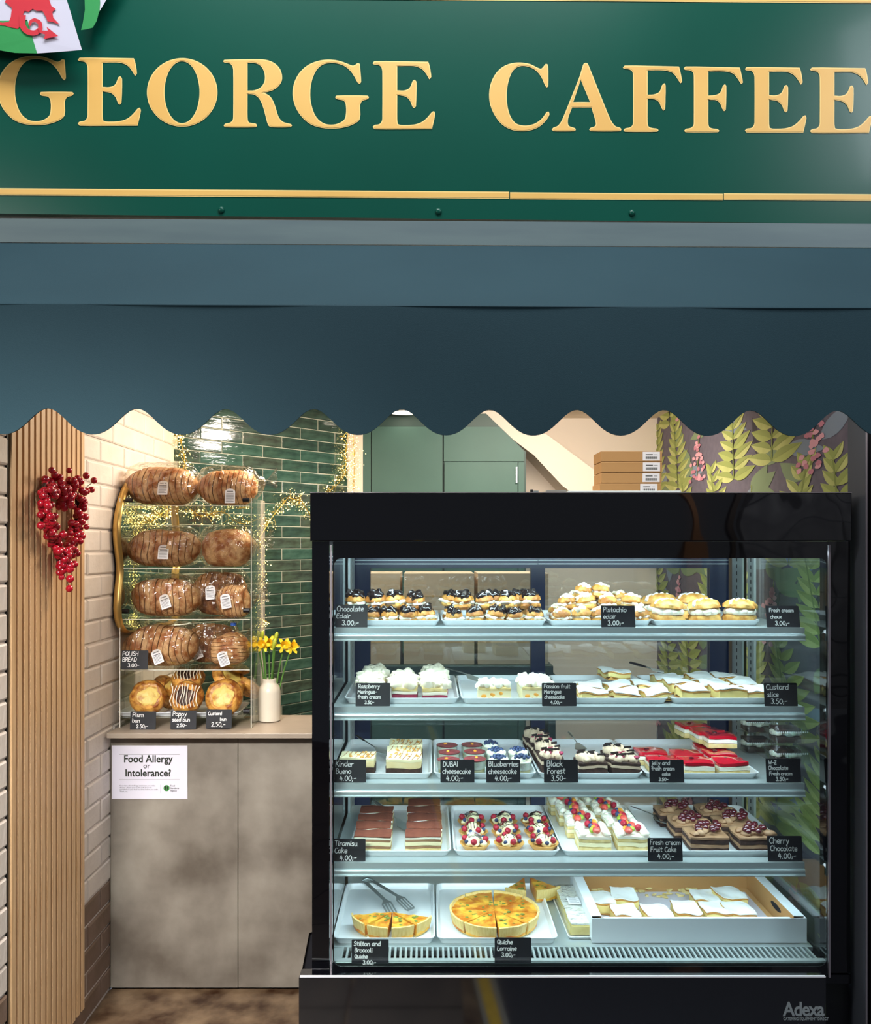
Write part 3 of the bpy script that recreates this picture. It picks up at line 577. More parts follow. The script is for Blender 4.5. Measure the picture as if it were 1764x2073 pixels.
b = MB(); b.tube([(x, Yv(x)+.002, top) for x in xs[::10]], .0035, 6); rel(b, aw).obj('hem', 'awning_cloth', aw, True)
# wall above opening hidden behind sign
b = MB(); b.box(-1.75, 1.8, 2.56, 2.70, 2.42, 3.7); struct(b.obj('wall_front', 'mortar'))
# ------------------------------------------------------------------ hall behind the photographer (seen only in the gloss)
b = MB()
for i in range(7):
    for j in range(3): b.box(2.66+j*.42+.02*(i % 2), 3.06+j*.42, -2.0+.03*((i*j) % 3), -1.8, .1+i*.36, .1+i*.36+.34)
pier = struct(b.obj('wall_hall', 'hall_stone'))
b = MB(); b.box(2.02, 2.14, -1.9, -1.75, 0, 3.2); struct(b.obj('trim_5', 'hall_wood'))
b = MB(); b.box(2.38, 2.50, -1.9, -1.75, 0, 3.2); struct(b.obj('trim_6', 'slab_brown'))
# ------------------------------------------------------------------ counter
CT = .903; cy = 2.93
ctr = thing('counter', 'grey concrete-look serving counter under the bread stand', 'counter', (X(420, cy), cy, 0))
b = MB(); x0, xm, x1 = X(224, cy), X(482, cy), X(640, cy)
b.box(x0, xm-.001, cy, cy+.018, .012, .885); rel(b, ctr).obj('front_panel', 'counter_panel', ctr)
b = MB(); b.prism([(xm+.001, .012), (X(606, cy), .012), (X(610, cy), .06), (X(626, cy), .20), (x1, .21), (x1, .885), (xm+.001, .885)], 'y', cy+.0005, cy+.0185); rel(b, ctr).obj('front_panel', 'counter_panel', ctr)
b = MB(); b.box(XL+.012, x0-.002, cy+.03, cy+.20, 0, .88); b.box(x0, x1, cy+.02, cy+.20, 0, .88); rel(b, ctr).obj('carcass', 'hall_dark', ctr)
b = MB(); b.prism([(XL+.010, cy-.055), (X(640, cy), cy-.055), (X(640, cy)+.02, 3.19), (XL+.010, 3.19)], 'z', .886, CT); rel(b, ctr).obj('worktop', 'counter_top', ctr, bevel=.002)
# ------------------------------------------------------------------ allergy notice on the panel
nx0, nx1, ny0, ny1 = X(227, cy), X(380, cy), Z(1617, cy), Z(1509, cy)
no = thing('allergy_notice', 'white printed food allergy notice stuck on the counter front', 'notice', (nx0, cy-.003, ny0))
W_, H_ = nx1-nx0, ny1-ny0
MB().box(0, W_, 0, .0015, 0, H_).obj('paper_sheet', 'paper', no)
textmesh('Food Allergy', .035, 'ink', 'lettering', no, (W_/2-.005, -.0006, H_*.69), offset=.0008, sx=.93, align='CENTER', extrude=.0002)
textmesh('or', .027, 'ink', 'lettering', no, (W_/2-.01, -.0006, H_*.575), sx=.93, align='CENTER', extrude=.0002)
textmesh('Intolerance?', .035, 'ink', 'lettering', no, (W_/2-.005, -.0006, H_*.425), offset=.0008, sx=.93, align='CENTER', extrude=.0002)
textmesh('If you have a food allergy, intolerance, or coeliac\ndisease - please speak to the staff about the\ningredients in your food and drink before you order.\nThank you.', .0066, 'ink_grey', 'lettering', no, (W_*.105, -.0006, H_*.24), sx=.95, extrude=.0002)
b = MB(); b.box(W_*.1, W_*.9, -.0005, 0, H_*.832, H_*.836); b.box(W_*.1, W_*.9, -.0005, 0, H_*.363, H_*.367); b.box(W_*.645, W_*.648, -.0005, 0, H_*.12, H_*.27); b.obj('rule_lines', 'ink_grey', no)
b = MB(); b.lathe([(.0105, 0), (.0105, .0006)], 20); o = b.obj('agency_emblem', 'leaf_ink', no); o.rotation_euler = (math.pi/2, 0, 0); o.location = (W_*.725, 0, H_*.205)
b = MB(); b.add([(-.003, 0, -.008), (0, 0, -.008), (-.001, 0, .006), (-.006, 0, .009), (-.008, 0, .004)], [(0, 1, 2, 3, 4)]); b.add([(.003, 0, -.008), (.006, 0, -.006), (.007, 0, .003), (.003, 0, .008), (.001, 0, .002)], [(0, 1, 2, 3, 4)]); o = b.obj('emblem_leaf', 'ink', no); o.location = (W_*.725, -.0009, H_*.205)
textmesh('Food\nStandards\nAgency', .0085, 'ink', 'lettering', no, (W_*.775, -.0006, H_*.235), sx=.9, extrude=.0002)
# ------------------------------------------------------------------ chalk price tags
def price_tag(px0, px1, py0, py1, D, lines, label, lean=.10, rz=0, dim=False):
    p = P(px0, py1, D); w_ = (px1-px0)*D/F; h_ = (py1-py0)*D/F
    t = thing('price_tag', label, 'price tag', p, rz, 'handwritten chalk price tags')
    t.rotation_euler = (-lean, 0, rz)
    b = MB(); pl = [(x, z) for x, z, _ in rrect(w_, h_, .003, 0, 3, (w_/2, h_/2))]
    b.prism(pl, 'y', 0, .0022); b.obj('board', 'chalkboard', t)
    b = MB(); b.box(w_*.08, w_*.92, .002, .024, 0, .002); b.obj('foot', 'chalkboard', t)
    rnd = random.Random(lines[0][0]); n = len(lines); ab = MB(); mg = h_*.07; step = (h_-mg*1.5)/n
    for i, (ln, ind, sc) in enumerate(lines):
        hh = step*.80*sc; b_, _ = strokes(ln, w_*(.04+ind), h_-mg*.5-step*(i+1)+step*.16, hh, w_*(.92-ind), r=max(.0009, h_*.0165), depth=-.0004, rnd=rnd)
        ab.add(b_.v, b_.f)
    ab.obj('lettering', 'chalk', t); return t
RT = 3.0
price_tag(245, 299, 1317, 1355, 2.955, [('POLISH', 0, .95), ('BREAD', 0, .9), ('3.00-', .2, .9)], 'chalk tag reading polish bread, standing on the fourth shelf of the bread stand')
price_tag(263, 315, 1441, 1478, 2.935, [('Plum', .04, 1.0), ('bun', .04, .9), ('2.50;-', .2, .85)], 'chalk tag reading plum bun, on the grey worktop')
price_tag(345, 397, 1439, 1476, 2.935, [('Poppy', .03, 1.0), ('seed bun', .02, .85), ('2.50-', .2, .8)], 'chalk tag reading poppy seed bun, on the grey worktop')
price_tag(417, 469, 1437, 1475, 2.935, [('Custard', .03, .72), ('bun', .5, .72), ('2.50,-', .16, 1.0)], 'chalk tag reading custard bun, on the grey worktop')
# ------------------------------------------------------------------ acrylic bread stand
rk = thing('bread_stand', 'clear acrylic bread stand with sloping shelves on the grey counter', 'display stand', (X(378, 2.97), 3.08, CT))
yF, yB = 2.965, 3.19; rx0, rx1 = X(243, yF), X(509, yF); rz1 = Z(1008, yF)
for x in (rx0, rx1):
    b = MB(); b.box(x-.004, x+.004, yF, yB, CT+.001, rz1); rel(b, rk).obj('side_panel', 'acrylic', rk)
b = MB(); b.box(rx0+.005, rx1-.005, yB-.003, yB, CT+.05, rz1-.02); rel(b, rk).obj('back_panel', 'acrylic', rk)
shelfz = [Z(1022, yF), Z(1150, yF), Z(1253, yF), Z(1355, yF)]
for i, z in enumerate(shelfz):
    b = MB(); b.box(rx0+.005, rx1-.005, yF, yB-.004, z-.005, z); o = rel(b, rk).obj('shelf', 'acrylic', rk)
    b = MB(); b.box(rx0+.005, rx1-.005, yF-.0008, yF-.0002, z-.0035, z-.0010); rel(b, rk).obj('shelf_edge', 'edge_glow' if 'edge_glow' in M else 'porcelain', o)
z = Z(1453, yF)
b = MB(); b.box(rx0+.005, rx1-.005, yF, yB-.004, z-.005, z); rel(b, rk).obj('shelf', 'acrylic', rk)
for px, py in ((252, 1012), (504, 1012), (245, 1238), (505, 1236), (505, 1441)):
    x = X(px, yF)+(.012 if px < 400 else -.012)
    b = MB(); b.tube([(x-.011, yF+.012, Z(py, yF)), (x+.011, yF+.012, Z(py, yF))], .0085, 10); rel(b, rk).obj('clamp', 'handle_black', rk, True)
b = MB()
for x in (rx0, rx1):
    b = MB(); b.box(x-.0012, x+.0012, yF-.0015, yF-.0003, CT+.001, rz1); rel(b, rk).obj('panel_edge', 'edge_glow', rk)
# ------------------------------------------------------------------ loaves
def loaf(name, L, Wd, H, slices, seed, m='crust', vert=False, top=.0, end_taper=.5, pw=2.4):
    """sliced loaf along x; slices cut across"""
    b = MB(); rs = []; st = []
    for q in range(slices):
        st += [(q, 0), (q+.07, 1), (q+.5, 2), (q+.93, 3)]
    st.append((slices, 0))
    for i, (q, kd) in enumerate(st):
        u = -1+2*q/slices; x = u*L/2
        s = max(.12, (1-abs(u)**3.2))**end_taper if abs(u) < 1 else .12
        g = (.925 if slices > 5 and kd == 0 and 0 < i < len(st)-1 else 1)+.022*math.sin(int(q)*2.3+seed)
        ring = []
        for k in range(20):
            t = 2*math.pi*k/20; c_, s_ = math.cos(t), math.sin(t)
            y = math.copysign(abs(c_)**(2/pw), c_)*Wd/2*s*g; zz = math.copysign(abs(s_)**(2/pw), s_)
            zz = (zz*H/2*s*g if zz > 0 else zz*H/2*s)+H/2
            nn = noise.noise(Vector((x*14+seed*9, y*14, zz*14)))*.008
            ring.append((x+R.uniform(-.0008, .0008)+.004*math.sin(zz*50+seed), y+nn*c_, max(.001, zz+nn*.8)))
        rs.append(ring)
    b.rings(rs)
    for i in range(len(st)-1):
        if slices > 5 and st[i][1] in (0, 3) and 2 < i < len(st)-3:
            for k in range(20): b.m[i*20+k] = 1
    return b
def bagmesh(L, Wd, H, seed, tail=1, neck=True):
    b = MB(); rs = []; N = 22
    rr = random.Random(seed)
    for i in range(N+1):
        u = -1+2*i/N; x = u*L/2*1.04
        s = max(.2, (1-abs(u)**5))**.5; ring = []
        for k in range(20):
            t = 2*math.pi*k/20; c_, s_ = math.cos(t), math.sin(t)
            y = math.copysign(abs(c_)**.8, c_)*Wd/2*s*1.05; z = math.copysign(abs(s_)**.8, s_)*H/2*s*1.05+H/2*1.03
            nn = noise.noise(Vector((x*30+seed, y*30, z*30)))*.006+rr.uniform(-.0012, .0012)
            ring.append((x, y+nn*c_, max(.0006, z+abs(nn)*s_)))
        rs.append(ring)
    # gathered tail then flare
    xe = L/2*1.04*tail; 
    if tail < 0: rs = [[(p[0], p[1], p[2]) for p in r] for r in rs[::-1]]
    for dx, ra in ((.012, .018), (.02, .008), (.028, .010), (.05, .026), (.062, .032)):
        ring = []
        for k in range(20):
            t = 2*math.pi*k/20; q = ra*(1+.3*math.sin(5*t+seed))
            ring.append((xe+tail*dx, q*math.cos(t)*.6, H*.55+dx*.4+q*math.sin(t)))
        rs.append(ring)
    b.rings(rs, cap1=False); return b
def stick_label(par, x, y, z, tilt=0, w_=.036, h_=.052, ry=0):
    pl = [(-w_/2, 0), (w_/2, 0), (w_/2, h_*.78)]+[(w_/2*math.cos(a), h_*.78+h_*.22*math.sin(a)) for a in [math.pi*i/6 for i in range(1, 6)]]+[(-w_/2, h_*.78)]
    b = MB(); b.prism(pl, 'y', 0, .0008); o = b.obj('label', 'label_white', par); o.location = (x, y, z); o.rotation_euler = (tilt, ry, 0)
    b = MB()
    b.box(-w_*.3, w_*.3, -.0006, -.0002, h_*.78, h_*.84); b.box(-w_*.36, w_*.36, -.0006, -.0002, h_*.60, h_*.66)
    for q in (.12, .2, .28, .36, .44, .52): b.box(-w_*.38, w_*.38*(1 if q != .2 else .5), -.0006, -.0002, h_*q, h_*(q+.025))
    b.obj('label_print', 'ink_grey', o)
def place_loaf(pxc, D, zs, L, Wd, H, slices, seed, label, m='crust', rz=0, tail=-1, lab=None, grp='sliced loaves in clear bags on the bread stand', ry=0, dz=0):
    H *= 1.07; L *= 1.02; rz = rz+((seed*37) % 7-3)*.03
    t = thing('bagged_loaf', label, 'bread', (X(pxc, D), D, zs+.0015+dz), rz, grp); t.rotation_euler = (0, ry, rz)
    loaf('loaf', L, Wd, H, slices, seed).obj('loaf', [m, 'crust_line'], t, True)
    bagmesh(L*1.03, Wd*1.05, H*1.07, seed, tail).obj('bag', 'bag', t, True)
    if lab: stick_label(t, lab[0], -Wd/2-.0125+(lab[4] if len(lab) > 4 else 0), lab[1], lab[2], ry=lab[3])
    return t
y1 = 3.06
place_loaf(330, y1, shelfz[0], .248, .14, .130, 13, 1, 'large round-ended sliced loaf at left on the top shelf of the bread stand', lab=(.026, .035, -.25, 0), tail=-1)
place_loaf(463, y1+.01, shelfz[0], .208, .13, .122, 13, 2, 'square-ended sliced loaf at right on the top shelf, uneven golden crust', lab=(.02, .006, -.12, 0), tail=1)
place_loaf(333, y1, shelfz[1], .250, .14, .125, 12, 3, 'long sliced loaf at left on the second shelf, label at its middle', lab=(.012, .030, -.25, .02), tail=-1)
place_loaf(462, y1+.015, shelfz[1], .190, .13, .128, 3, 4, 'smooth unsliced-looking golden loaf at right on the second shelf', tail=1)
place_loaf(337, y1-.005, shelfz[2], .240, .13, .128, 12, 5, 'sliced loaf at left on the third shelf with a tilted label', lab=(.025, .035, -.25, -.35), tail=-1)
place_loaf(446, y1+.06, shelfz[2], .20, .07, .15, 11, 6, 'dark sliced loaf lying behind the other two on the third shelf', m='crust_dark', lab=(-.025, .06, -.2, -.1), tail=1)
place_loaf(474, y1-.05, shelfz[2], .118, .085, .105, 8, 7, 'short square sliced loaf at front right of the third shelf', lab=(-.008, .036, -.12, -.2, -.0), tail=1)
place_loaf(328, y1-.005, shelfz[3], .262, .14, .134, 13, 8, 'longest sliced loaf on the fourth shelf, label low at its middle', lab=(.020, .018, -.2, -.4), tail=-1)
place_loaf(428, y1+.07, shelfz[3], .18, .06, .135, 10, 9, 'dark brown sliced loaf behind, between two loaves on the fourth shelf', m='crust_dark', lab=(-.035, .02, -.2, -.4), tail=1)
t = thing('bagged_loaf', 'pale stacked half loaf in a bag tied upward with a blue clip', 'bread', (X(466, 3.02), 3.02, shelfz[3]+.002), 0, 'sliced loaves in clear bags on the bread stand')
lf = loaf('loaf', .115, .12, .13, 9, 10, pw=3.2); lf.v = [(v[2]-.065, v[1], v[0]+.062) for v in lf.v]; lf.obj('loaf', ['crust', 'crust_line'], t, True)
lf = bagmesh(.118, .125, .13, 10, 1); lf.v = [(v[2]-.067, v[1], v[0]+.064) for v in lf.v]; lf.obj('bag', 'bag', t, True)
MB().lathe([(.009, .146), (.011, .150), (.009, .156)], 12, (.012, 0, 0)).obj('clip', 'blue_clip' if 'blue_clip' in M else 'wp_blue', t, True)
stick_label(t, .0, -.066, .012, -.05, ry=-.35)
# ------------------------------------------------------------------ tray of buns
def tray_obj(name, label, grp, w_, d_, h_, loc, m='tray_white', r=.02, rz=0):
    t = thing(name, label, 'tray', loc, rz, grp)
    b = MB(); b.rings([rrect(w_-.02, d_-.02, r*.8, 0), rrect(w_-.004, d_-.004, r, h_-.002), rrect(w_, d_, r, h_-.001), rrect(w_, d_, r, h_+.001), rrect(w_-.008, d_-.008, r, h_+.001), rrect(w_-.024, d_-.024, r*.8, .003)]); b.obj('tray_body', m, t, True)
    return t
zt = Z(1453, yF)+.001
tray_obj('bun_tray', 'white tray of glazed buns on the lowest shelf of the bread stand', 'white serving trays', .43, .205, .014, (X(376, 3.075), 3.08, zt))
def bun(name, m, mf, r, h, seed, topm=None):
    t = thing(name, 'x', 'bun')
    b = MB(); fn = lambda a, z: 1+.07*noise.noise(Vector((math.cos(a)*1.5, math.sin(a)*1.5, seed)))+.03*noise.noise(Vector((math.cos(a)*5, math.sin(a)*5, seed+z*30)))
    b.lathe([(r*.75, 0), (r*.97, h*.18), (r, h*.45), (r*.9, h*.8), (r*.72, h), (r*.60, h*.93), (.0, h*.86)], 26, fn=fn, cap1=False); b.obj('dough', m, t, True)
    b = MB(); b.blob((0, 0, h*.86), (r*.60, r*.60, h*.16), .18, 60, seed, 16, 8); b.obj('filling', mf, t, True)
    return t
b1 = Proto(bun('plum_bun', 'bun_crust', 'bun_fill', .064, .042, 1)); b2 = Proto(bun('poppy_bun', 'bun_crust', 'poppy', .060, .045, 2)); b3 = Proto(bun('custard_bun', 'bun_crust', 'bun_fill', .068, .04, 3))
bi = MB()
for i in range(9):
    x = -.046+i*.0115; bi.tube([(x+.003*math.sin(i), .045-.012*abs(i-4)/4, .047), (x+.004*math.cos(i*2), .01, .054), (x-.003, -.02, .053), (x+.002, -.045+.01*abs(i-4)/4, .044)], .0016, 5)
bi.obj('icing', 'icing', b2.r); KIDS[b2.r] = [(c, []) for c in b2.r.children]
zt += .006; up_ = 1.18
b1.put((X(298, 3.01), 3.025, zt+.05), .3, 'crumbly plum bun leaning at the front left of the bun tray', 'buns on the bread stand tray', tilt=(up_, 0))
b1.put((X(326, 3.11), 3.12, zt+.052), 1.3, 'plum bun standing behind the front left one', 'buns on the bread stand tray', tilt=(up_, .2))
b2.put((X(378, 3.0), 3.02, zt+.05), 0, 'dark poppy seed bun with white icing lines at the front middle', 'buns on the bread stand tray', tilt=(up_, 0))
b2.put((X(381, 3.1), 3.105, zt+.095), .2, 'glossy dark bun lying on top behind the iced poppy seed bun', 'buns on the bread stand tray', tilt=(.5, 0))
b2.put((X(372, 3.1), 3.125, zt+.04), .2, 'poppy seed bun hidden low behind the iced one', 'buns on the bread stand tray', tilt=(.1, 0))
b3.put((X(454, 3.0), 3.015, zt+.052), 0, 'custard bun with yellow centre leaning at the front right', 'buns on the bread stand tray', tilt=(up_, 0))
b3.put((X(458, 3.08), 3.09, zt+.098), 1, 'custard bun lying across the pile above the front right one', 'buns on the bread stand tray', tilt=(.75, .1))
b3.put((X(490, 3.1), 3.125, zt+.06), 2, 'custard bun at the far right edge of the pile, seen edge on', 'buns on the bread stand tray', tilt=(.6, .5), sc=.85)
b3.put((X(468, 3.1), 3.13, zt+.125), 2, 'topmost custard bun just under the fourth shelf', 'buns on the bread stand tray', tilt=(.2, .15), sc=.85)
# ------------------------------------------------------------------ vase and daffodils
vz = thing('vase', 'cream bottle-shaped ceramic vase on the counter beside the bread stand', 'vase', (X(546, 3.085), 3.085, CT+.001))
MB().lathe([(.036, 0), (.040, .003), (.0405, .02), (.0405, .105), (.037, .122), (.027, .136), (.0255, .140), (.0255, .152), (.023, .153), (.0225, .12)], 32, cap1=False).obj('vase_body', 'porcelain', vz, True)
pet = MB()
for i in range(6):
    a = i*math.pi/3; pet.add([(0, 0, 0), (.012*math.cos(a-.5), .012*math.sin(a-.5), .004), (.026*math.cos(a-.22), .026*math.sin(a-.22), .007), (.031*math.cos(a), .031*math.sin(a), .006), (.026*math.cos(a+.22), .026*math.sin(a+.22), .007), (.012*math.cos(a+.5), .012*math.sin(a+.5), .004)], [(0, 1, 2, 3, 4, 5)])
pm = pet.mesh('petals', 'daffodil'); tm = MB().lathe([(.007, .0), (.009, .012), (.013, .022), (.015, .024), (.011, .019), (.005, .004)], 14, cap1=False).mesh('trumpet', 'trumpet', True)
FB = Vector((X(546, 3.085), 3.085, CT+.15))
for i, (px, py, dd, az, budded, lab_) in enumerate(((524, 1310, 0, 2.6, 0, 'daffodil at the far left of the bunch, in front of the stand'), (534, 1305, -.02, -2, 0, 'daffodil second from the left in the vase'), (545, 1302, .01, -1.4, 0, 'daffodil at the middle of the bunch, facing forward'), (575, 1307, 0, -.9, 0, 'daffodil second from the right on a leaning stem'), (590, 1310, .01, -.3, 0, 'daffodil at the far right on a leaning stem'), (529, 1294, .02, 0, 1, 'closed green daffodil bud at upper left of the bunch'), (558, 1296, .01, 0, 1, 'tall closed daffodil bud at the middle of the bunch'), (554, 1310, -.02, 0, 1, 'small closed bud just below the tall one'))):
    D = 3.085+dd; h = Vector(P(px, py, D)); f_ = thing('daffodil', lab_, 'flower', tuple(h), 0, 'daffodils in the cream vase')
    base = FB+Vector(((px-546)*.00045, dd*.3, -.1)); mid = base.lerp(h, .6)+Vector((0, 0, .015))
    MB().tube([q-h for q in (base, base.lerp(mid, .5), mid, h-Vector((0, 0, .004)))], .0028, 6).obj('stem', 'stem', f_, True)
    if budded: o = MB().blob((0, 0, .012), (.008, .008, .02), .0, 1, 0, 8, 6).obj('bud', 'bud', f_, True); o.rotation_euler = (0, .2, 0)
    else:
        o = link('petals', pm, f_); o2 = link('trumpet', tm, f_)
        d = Vector((math.cos(az)*.6, math.sin(az)-.5, .35)).normalized(); e_ = d.to_track_quat('Z', 'Y').to_euler(); o.rotation_euler = e_; o2.rotation_euler = e_
# ------------------------------------------------------------------ wavy gold mirror on the left wall
XM = XL+.004; D0, D1 = 2.93, 3.655
mi = thing('wall_mirror', 'wavy-edged mirror with a gold frame on the white brick wall', 'mirror', (XM, 3.28, 1.5))
zt_, zb_ = 1.802, 1.19
def wavy(n=72):
    pts = []
    for i in range(n):
        t = 2*math.pi*i/n; c_, s_ = math.cos(t), math.sin(t); k_ = .82
        r_ = (abs(c_)**5+abs(s_)**5)**(-1/5)
        w_ = 1+.045*math.sin(7*t+.6)
        pts.append(((D0+D1)/2+(D1-D0)/2*c_*r_*w_*.94, (zt_+zb_)/2+(zt_-zb_)/2*s_*r_*w_*.94))
    return pts
wp = wavy(); b = MB(); rs = []
cy_, cz_ = (D0+D1)/2, (zt_+zb_)/2
for y, z in wp:
    d = Vector((y-cy_, z-cz_)); d.normalize(); ring = []
    for k in range(8):
        a = 2*math.pi*k/8; ring.append((XM+.018+.014*math.sin(a), y+d.x*.009*math.cos(a), z+d.y*.009*math.cos(a)))
    rs.append(ring)
rs.append(rs[0]); b.rings(rs, cap0=False, cap1=False); rel(b, mi).obj('frame', 'gold', mi, True)
b = MB(); b.prism(wp, 'x', XM+.004, XM+.016); rel(b, mi).obj('mirror_glass', 'mirror', mi)
b = MB(); b.prism([(cy_+(y-cy_)*.97, cz_+(z-cz_)*.97) for y, z in wp], 'x', XM-.003, XM+.0035); rel(b, mi).obj('backing', 'hall_dark', mi)
# ------------------------------------------------------------------ red berry heart
HX = XL+.042
D_c = abs(HX)*F/(870-124); hb = thing('berry_wreath', 'heart-shaped wreath of glossy red berries hanging on the oak slats', 'wreath', (HX, D_c, Z(1060, D_c)))
hw, hh = .118, .15
def heart(t): # y (depth) , z
    x = 16*math.sin(t)**3; y = 13*math.cos(t)-5*math.cos(2*t)-2*math.cos(3*t)-math.cos(4*t)
    return x/17*.150, (y+2.0)/15*.145
hp = [heart(2*math.pi*i/48) for i in range(48)]
hp = [(y, z if z > -.03 else z*1.02) for y, z in hp]
b = MB(); b.tube([(-.004, y*.86, z*.9) for y, z in hp]+[(-.004, hp[0][0]*.86, hp[0][1]*.9)], .006, 7); b.obj('twig_ring', 'twig', hb)
tw = MB(); bmz = MB().blob((0, 0, 0), (.0108, .0108, .0108), 0, 1, 0, 10, 7).mesh('berry', 'berry', True)
RB = random.Random(11)
for i in range(290):
    t = 2*math.pi*(i+RB.random())/290; y, z = heart(t); sc = RB.uniform(.66, 1.12)
    c_ = Vector((RB.uniform(-.008, .030), y*sc-.004, z*(sc*.9+.08)))
    dz_ = .92 if RB.random() < .93 else 1.25
    o = link('berry', bmz, hb, (c_.x, c_.y*dz_, c_.z*dz_*1.02)); s_ = RB.uniform(.8, 1.1); o.scale = (s_, s_, s_)
    if i % 3 == 0: tw.tube([(0, y*.85, z*.88), (c_.x, c_.y*dz_, c_.z*dz_)], .0011, 4)
tw.obj('stems', 'twig', hb)
# ------------------------------------------------------------------ fairy lights
RF = random.Random(5)
def garland(label, path, spread, n, blen, loc_m='fairy'):
    t = thing('fairy_lights', label, 'fairy lights', path[len(path)//2], 0, 'warm fairy light garlands round the tiled wall')
    wr, bl = MB(), MB(); pp = smoothpath(path, sub=6)
    wr.tube(pp, .0016, 5)
    for i in range(n):
        p = pp[RF.randrange(len(pp))]
        d = Vector((RF.gauss(0, 1), -abs(RF.gauss(0, .5)), RF.gauss(0, 1))).normalized()*RF.uniform(.4, 1)*blen
        m_ = p+d*.5+Vector((0, 0, RF.uniform(.0, .012))); e_ = p+d
        wr.tube([p, m_, e_], .0007, 3)
        for k in range(2):
            q = e_ if k == 0 else m_+Vector((RF.gauss(0, spread), -abs(RF.gauss(0, spread*.3)), RF.gauss(0, spread)))
            s_ = RF.uniform(.0016, .0030)
            bl.add([q+Vector(v)*s_ for v in ((1, 0, 0), (-1, 0, 0), (0, 1, 0), (0, -1, 0), (0, 0, 1), (0, 0, -1))], [(0, 2, 4), (2, 1, 4), (1, 3, 4), (3, 0, 4), (2, 0, 5), (1, 2, 5), (3, 1, 5), (0, 3, 5)])
    o = rel(wr, t).obj('wire', 'fairy_wire', t); o = rel(bl, t).obj('bulbs', 'fairy', t); o['kind'] = 'stuff'
def TP(px, py, off=.03):   # point just in front of the tiled wall
    k = (px-VX)/F; # solve T0+td*s on ray
    s = (k*T0.y-T0.x)/(td.x-k*td.y); p = T0+td*s+tn*off; return (p.x, p.y, Z(py, p.y))
garland('bunch of warm fairy lights in the corner above the bread stand', [TP(352, 850), TP(358, 890), TP(366, 930), TP(362, 960)], .012, 60, .045)
garland('warm fairy lights draped behind the top shelf of the bread stand', [TP(366, 1020), TP(400, 1045), TP(440, 1035), TP(480, 1060), TP(520, 1050)], .016, 90, .06)
garland('arch of warm fairy lights on the tiles left of the black cabinet', [TP(520, 1085), TP(545, 1045), TP(575, 1008), TP(600, 1015), TP(625, 1050)], .016, 90, .05)
garland('warm fairy lights hanging down the right end of the tiled wall', [TP(700, 850), TP(692, 920), TP(690, 960), TP(655, 1000)], .012, 80, .05)
garland('warm fairy lights glowing on the pale reveal beside the teal cupboard', [(X(715, 4.4), 4.40, Z(880, 4.4)), (X(718, 4.4), 4.40, Z(930, 4.4)), (X(716, 4.4), 4.40, Z(990, 4.4))], .02, 60, .04)
garland('warm fairy lights running down behind the right side of the bread stand', [TP(518, 1090), TP(524, 1150), TP(522, 1220), TP(526, 1290)], .012, 70, .035)
garland('warm fairy lights behind the left part of the bread stand', [(X(262, 3.3), 3.3, Z(1040, 3.3)), (X(280, 3.3), 3.3, Z(1050, 3.3)), (X(300, 3.3), 3.3, Z(1062, 3.3)), (X(340, 3.3), 3.3, Z(1030, 3.3))], .018, 60, .05)
# ------------------------------------------------------------------ teal cupboard, downlight
cb = thing('cupboard', 'tall teal painted cupboard under the stair slope at the back', 'cupboard', (X(900, 4.5), 4.5, 0))
Dq = 4.46
def cpoly(pts): return [(X(x, Dq), Z(y, Dq)) for x, y in pts]
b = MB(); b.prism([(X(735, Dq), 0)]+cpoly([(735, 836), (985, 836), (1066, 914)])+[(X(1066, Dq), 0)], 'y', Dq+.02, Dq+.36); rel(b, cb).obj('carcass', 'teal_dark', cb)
b = MB(); b.box(X(735, Dq), X(751, Dq), Dq, Dq+.02, 0, Z(836, Dq)); rel(b, cb).obj('side_trim', 'teal_paint', cb)
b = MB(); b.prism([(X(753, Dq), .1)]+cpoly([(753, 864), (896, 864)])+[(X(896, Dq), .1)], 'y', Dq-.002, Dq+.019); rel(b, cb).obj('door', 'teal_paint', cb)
b = MB(); b.prism(cpoly([(899, 934), (899, 864), (1012, 864), (1062, 914), (1062, 934)]), 'y', Dq+.002, Dq+.019); rel(b, cb).obj('top_panel', 'teal_paint', cb)
b = MB(); b.prism([(X(900, Dq), .1)]+cpoly([(900, 936), (1048, 936)])+[(X(1048, Dq), .1)], 'y', Dq-.006, Dq+.019); d_ = rel(b, cb).obj('door', 'teal_paint', cb)
b = MB(); b.box(X(1044, Dq), X(1047, Dq), Dq-.022, Dq-.008, Z(978, Dq), Z(946, Dq)); rel(b, cb).obj('handle', 'steel', d_)
b = MB(); b.box(X(1050, Dq), X(1062, Dq), Dq, Dq+.019, 0, Z(936, Dq)); rel(b, cb).obj('side_trim', 'teal_paint', cb)
dl = thing('downlight', 'round recessed ceiling downlight glowing above the cupboard', 'lamp', (X(818, 4.36), 4.36, 2.2695))
MB().lathe([(.085, 0), (.085, -.040), (.070, -.046), (.070, -.034)], 28, cap1=False).obj('rim', 'white_plain', dl, True)
MB().lathe([(.069, -.034), (.069, -.0435)], 28).obj('lamp_face', 'lamp_face', dl)
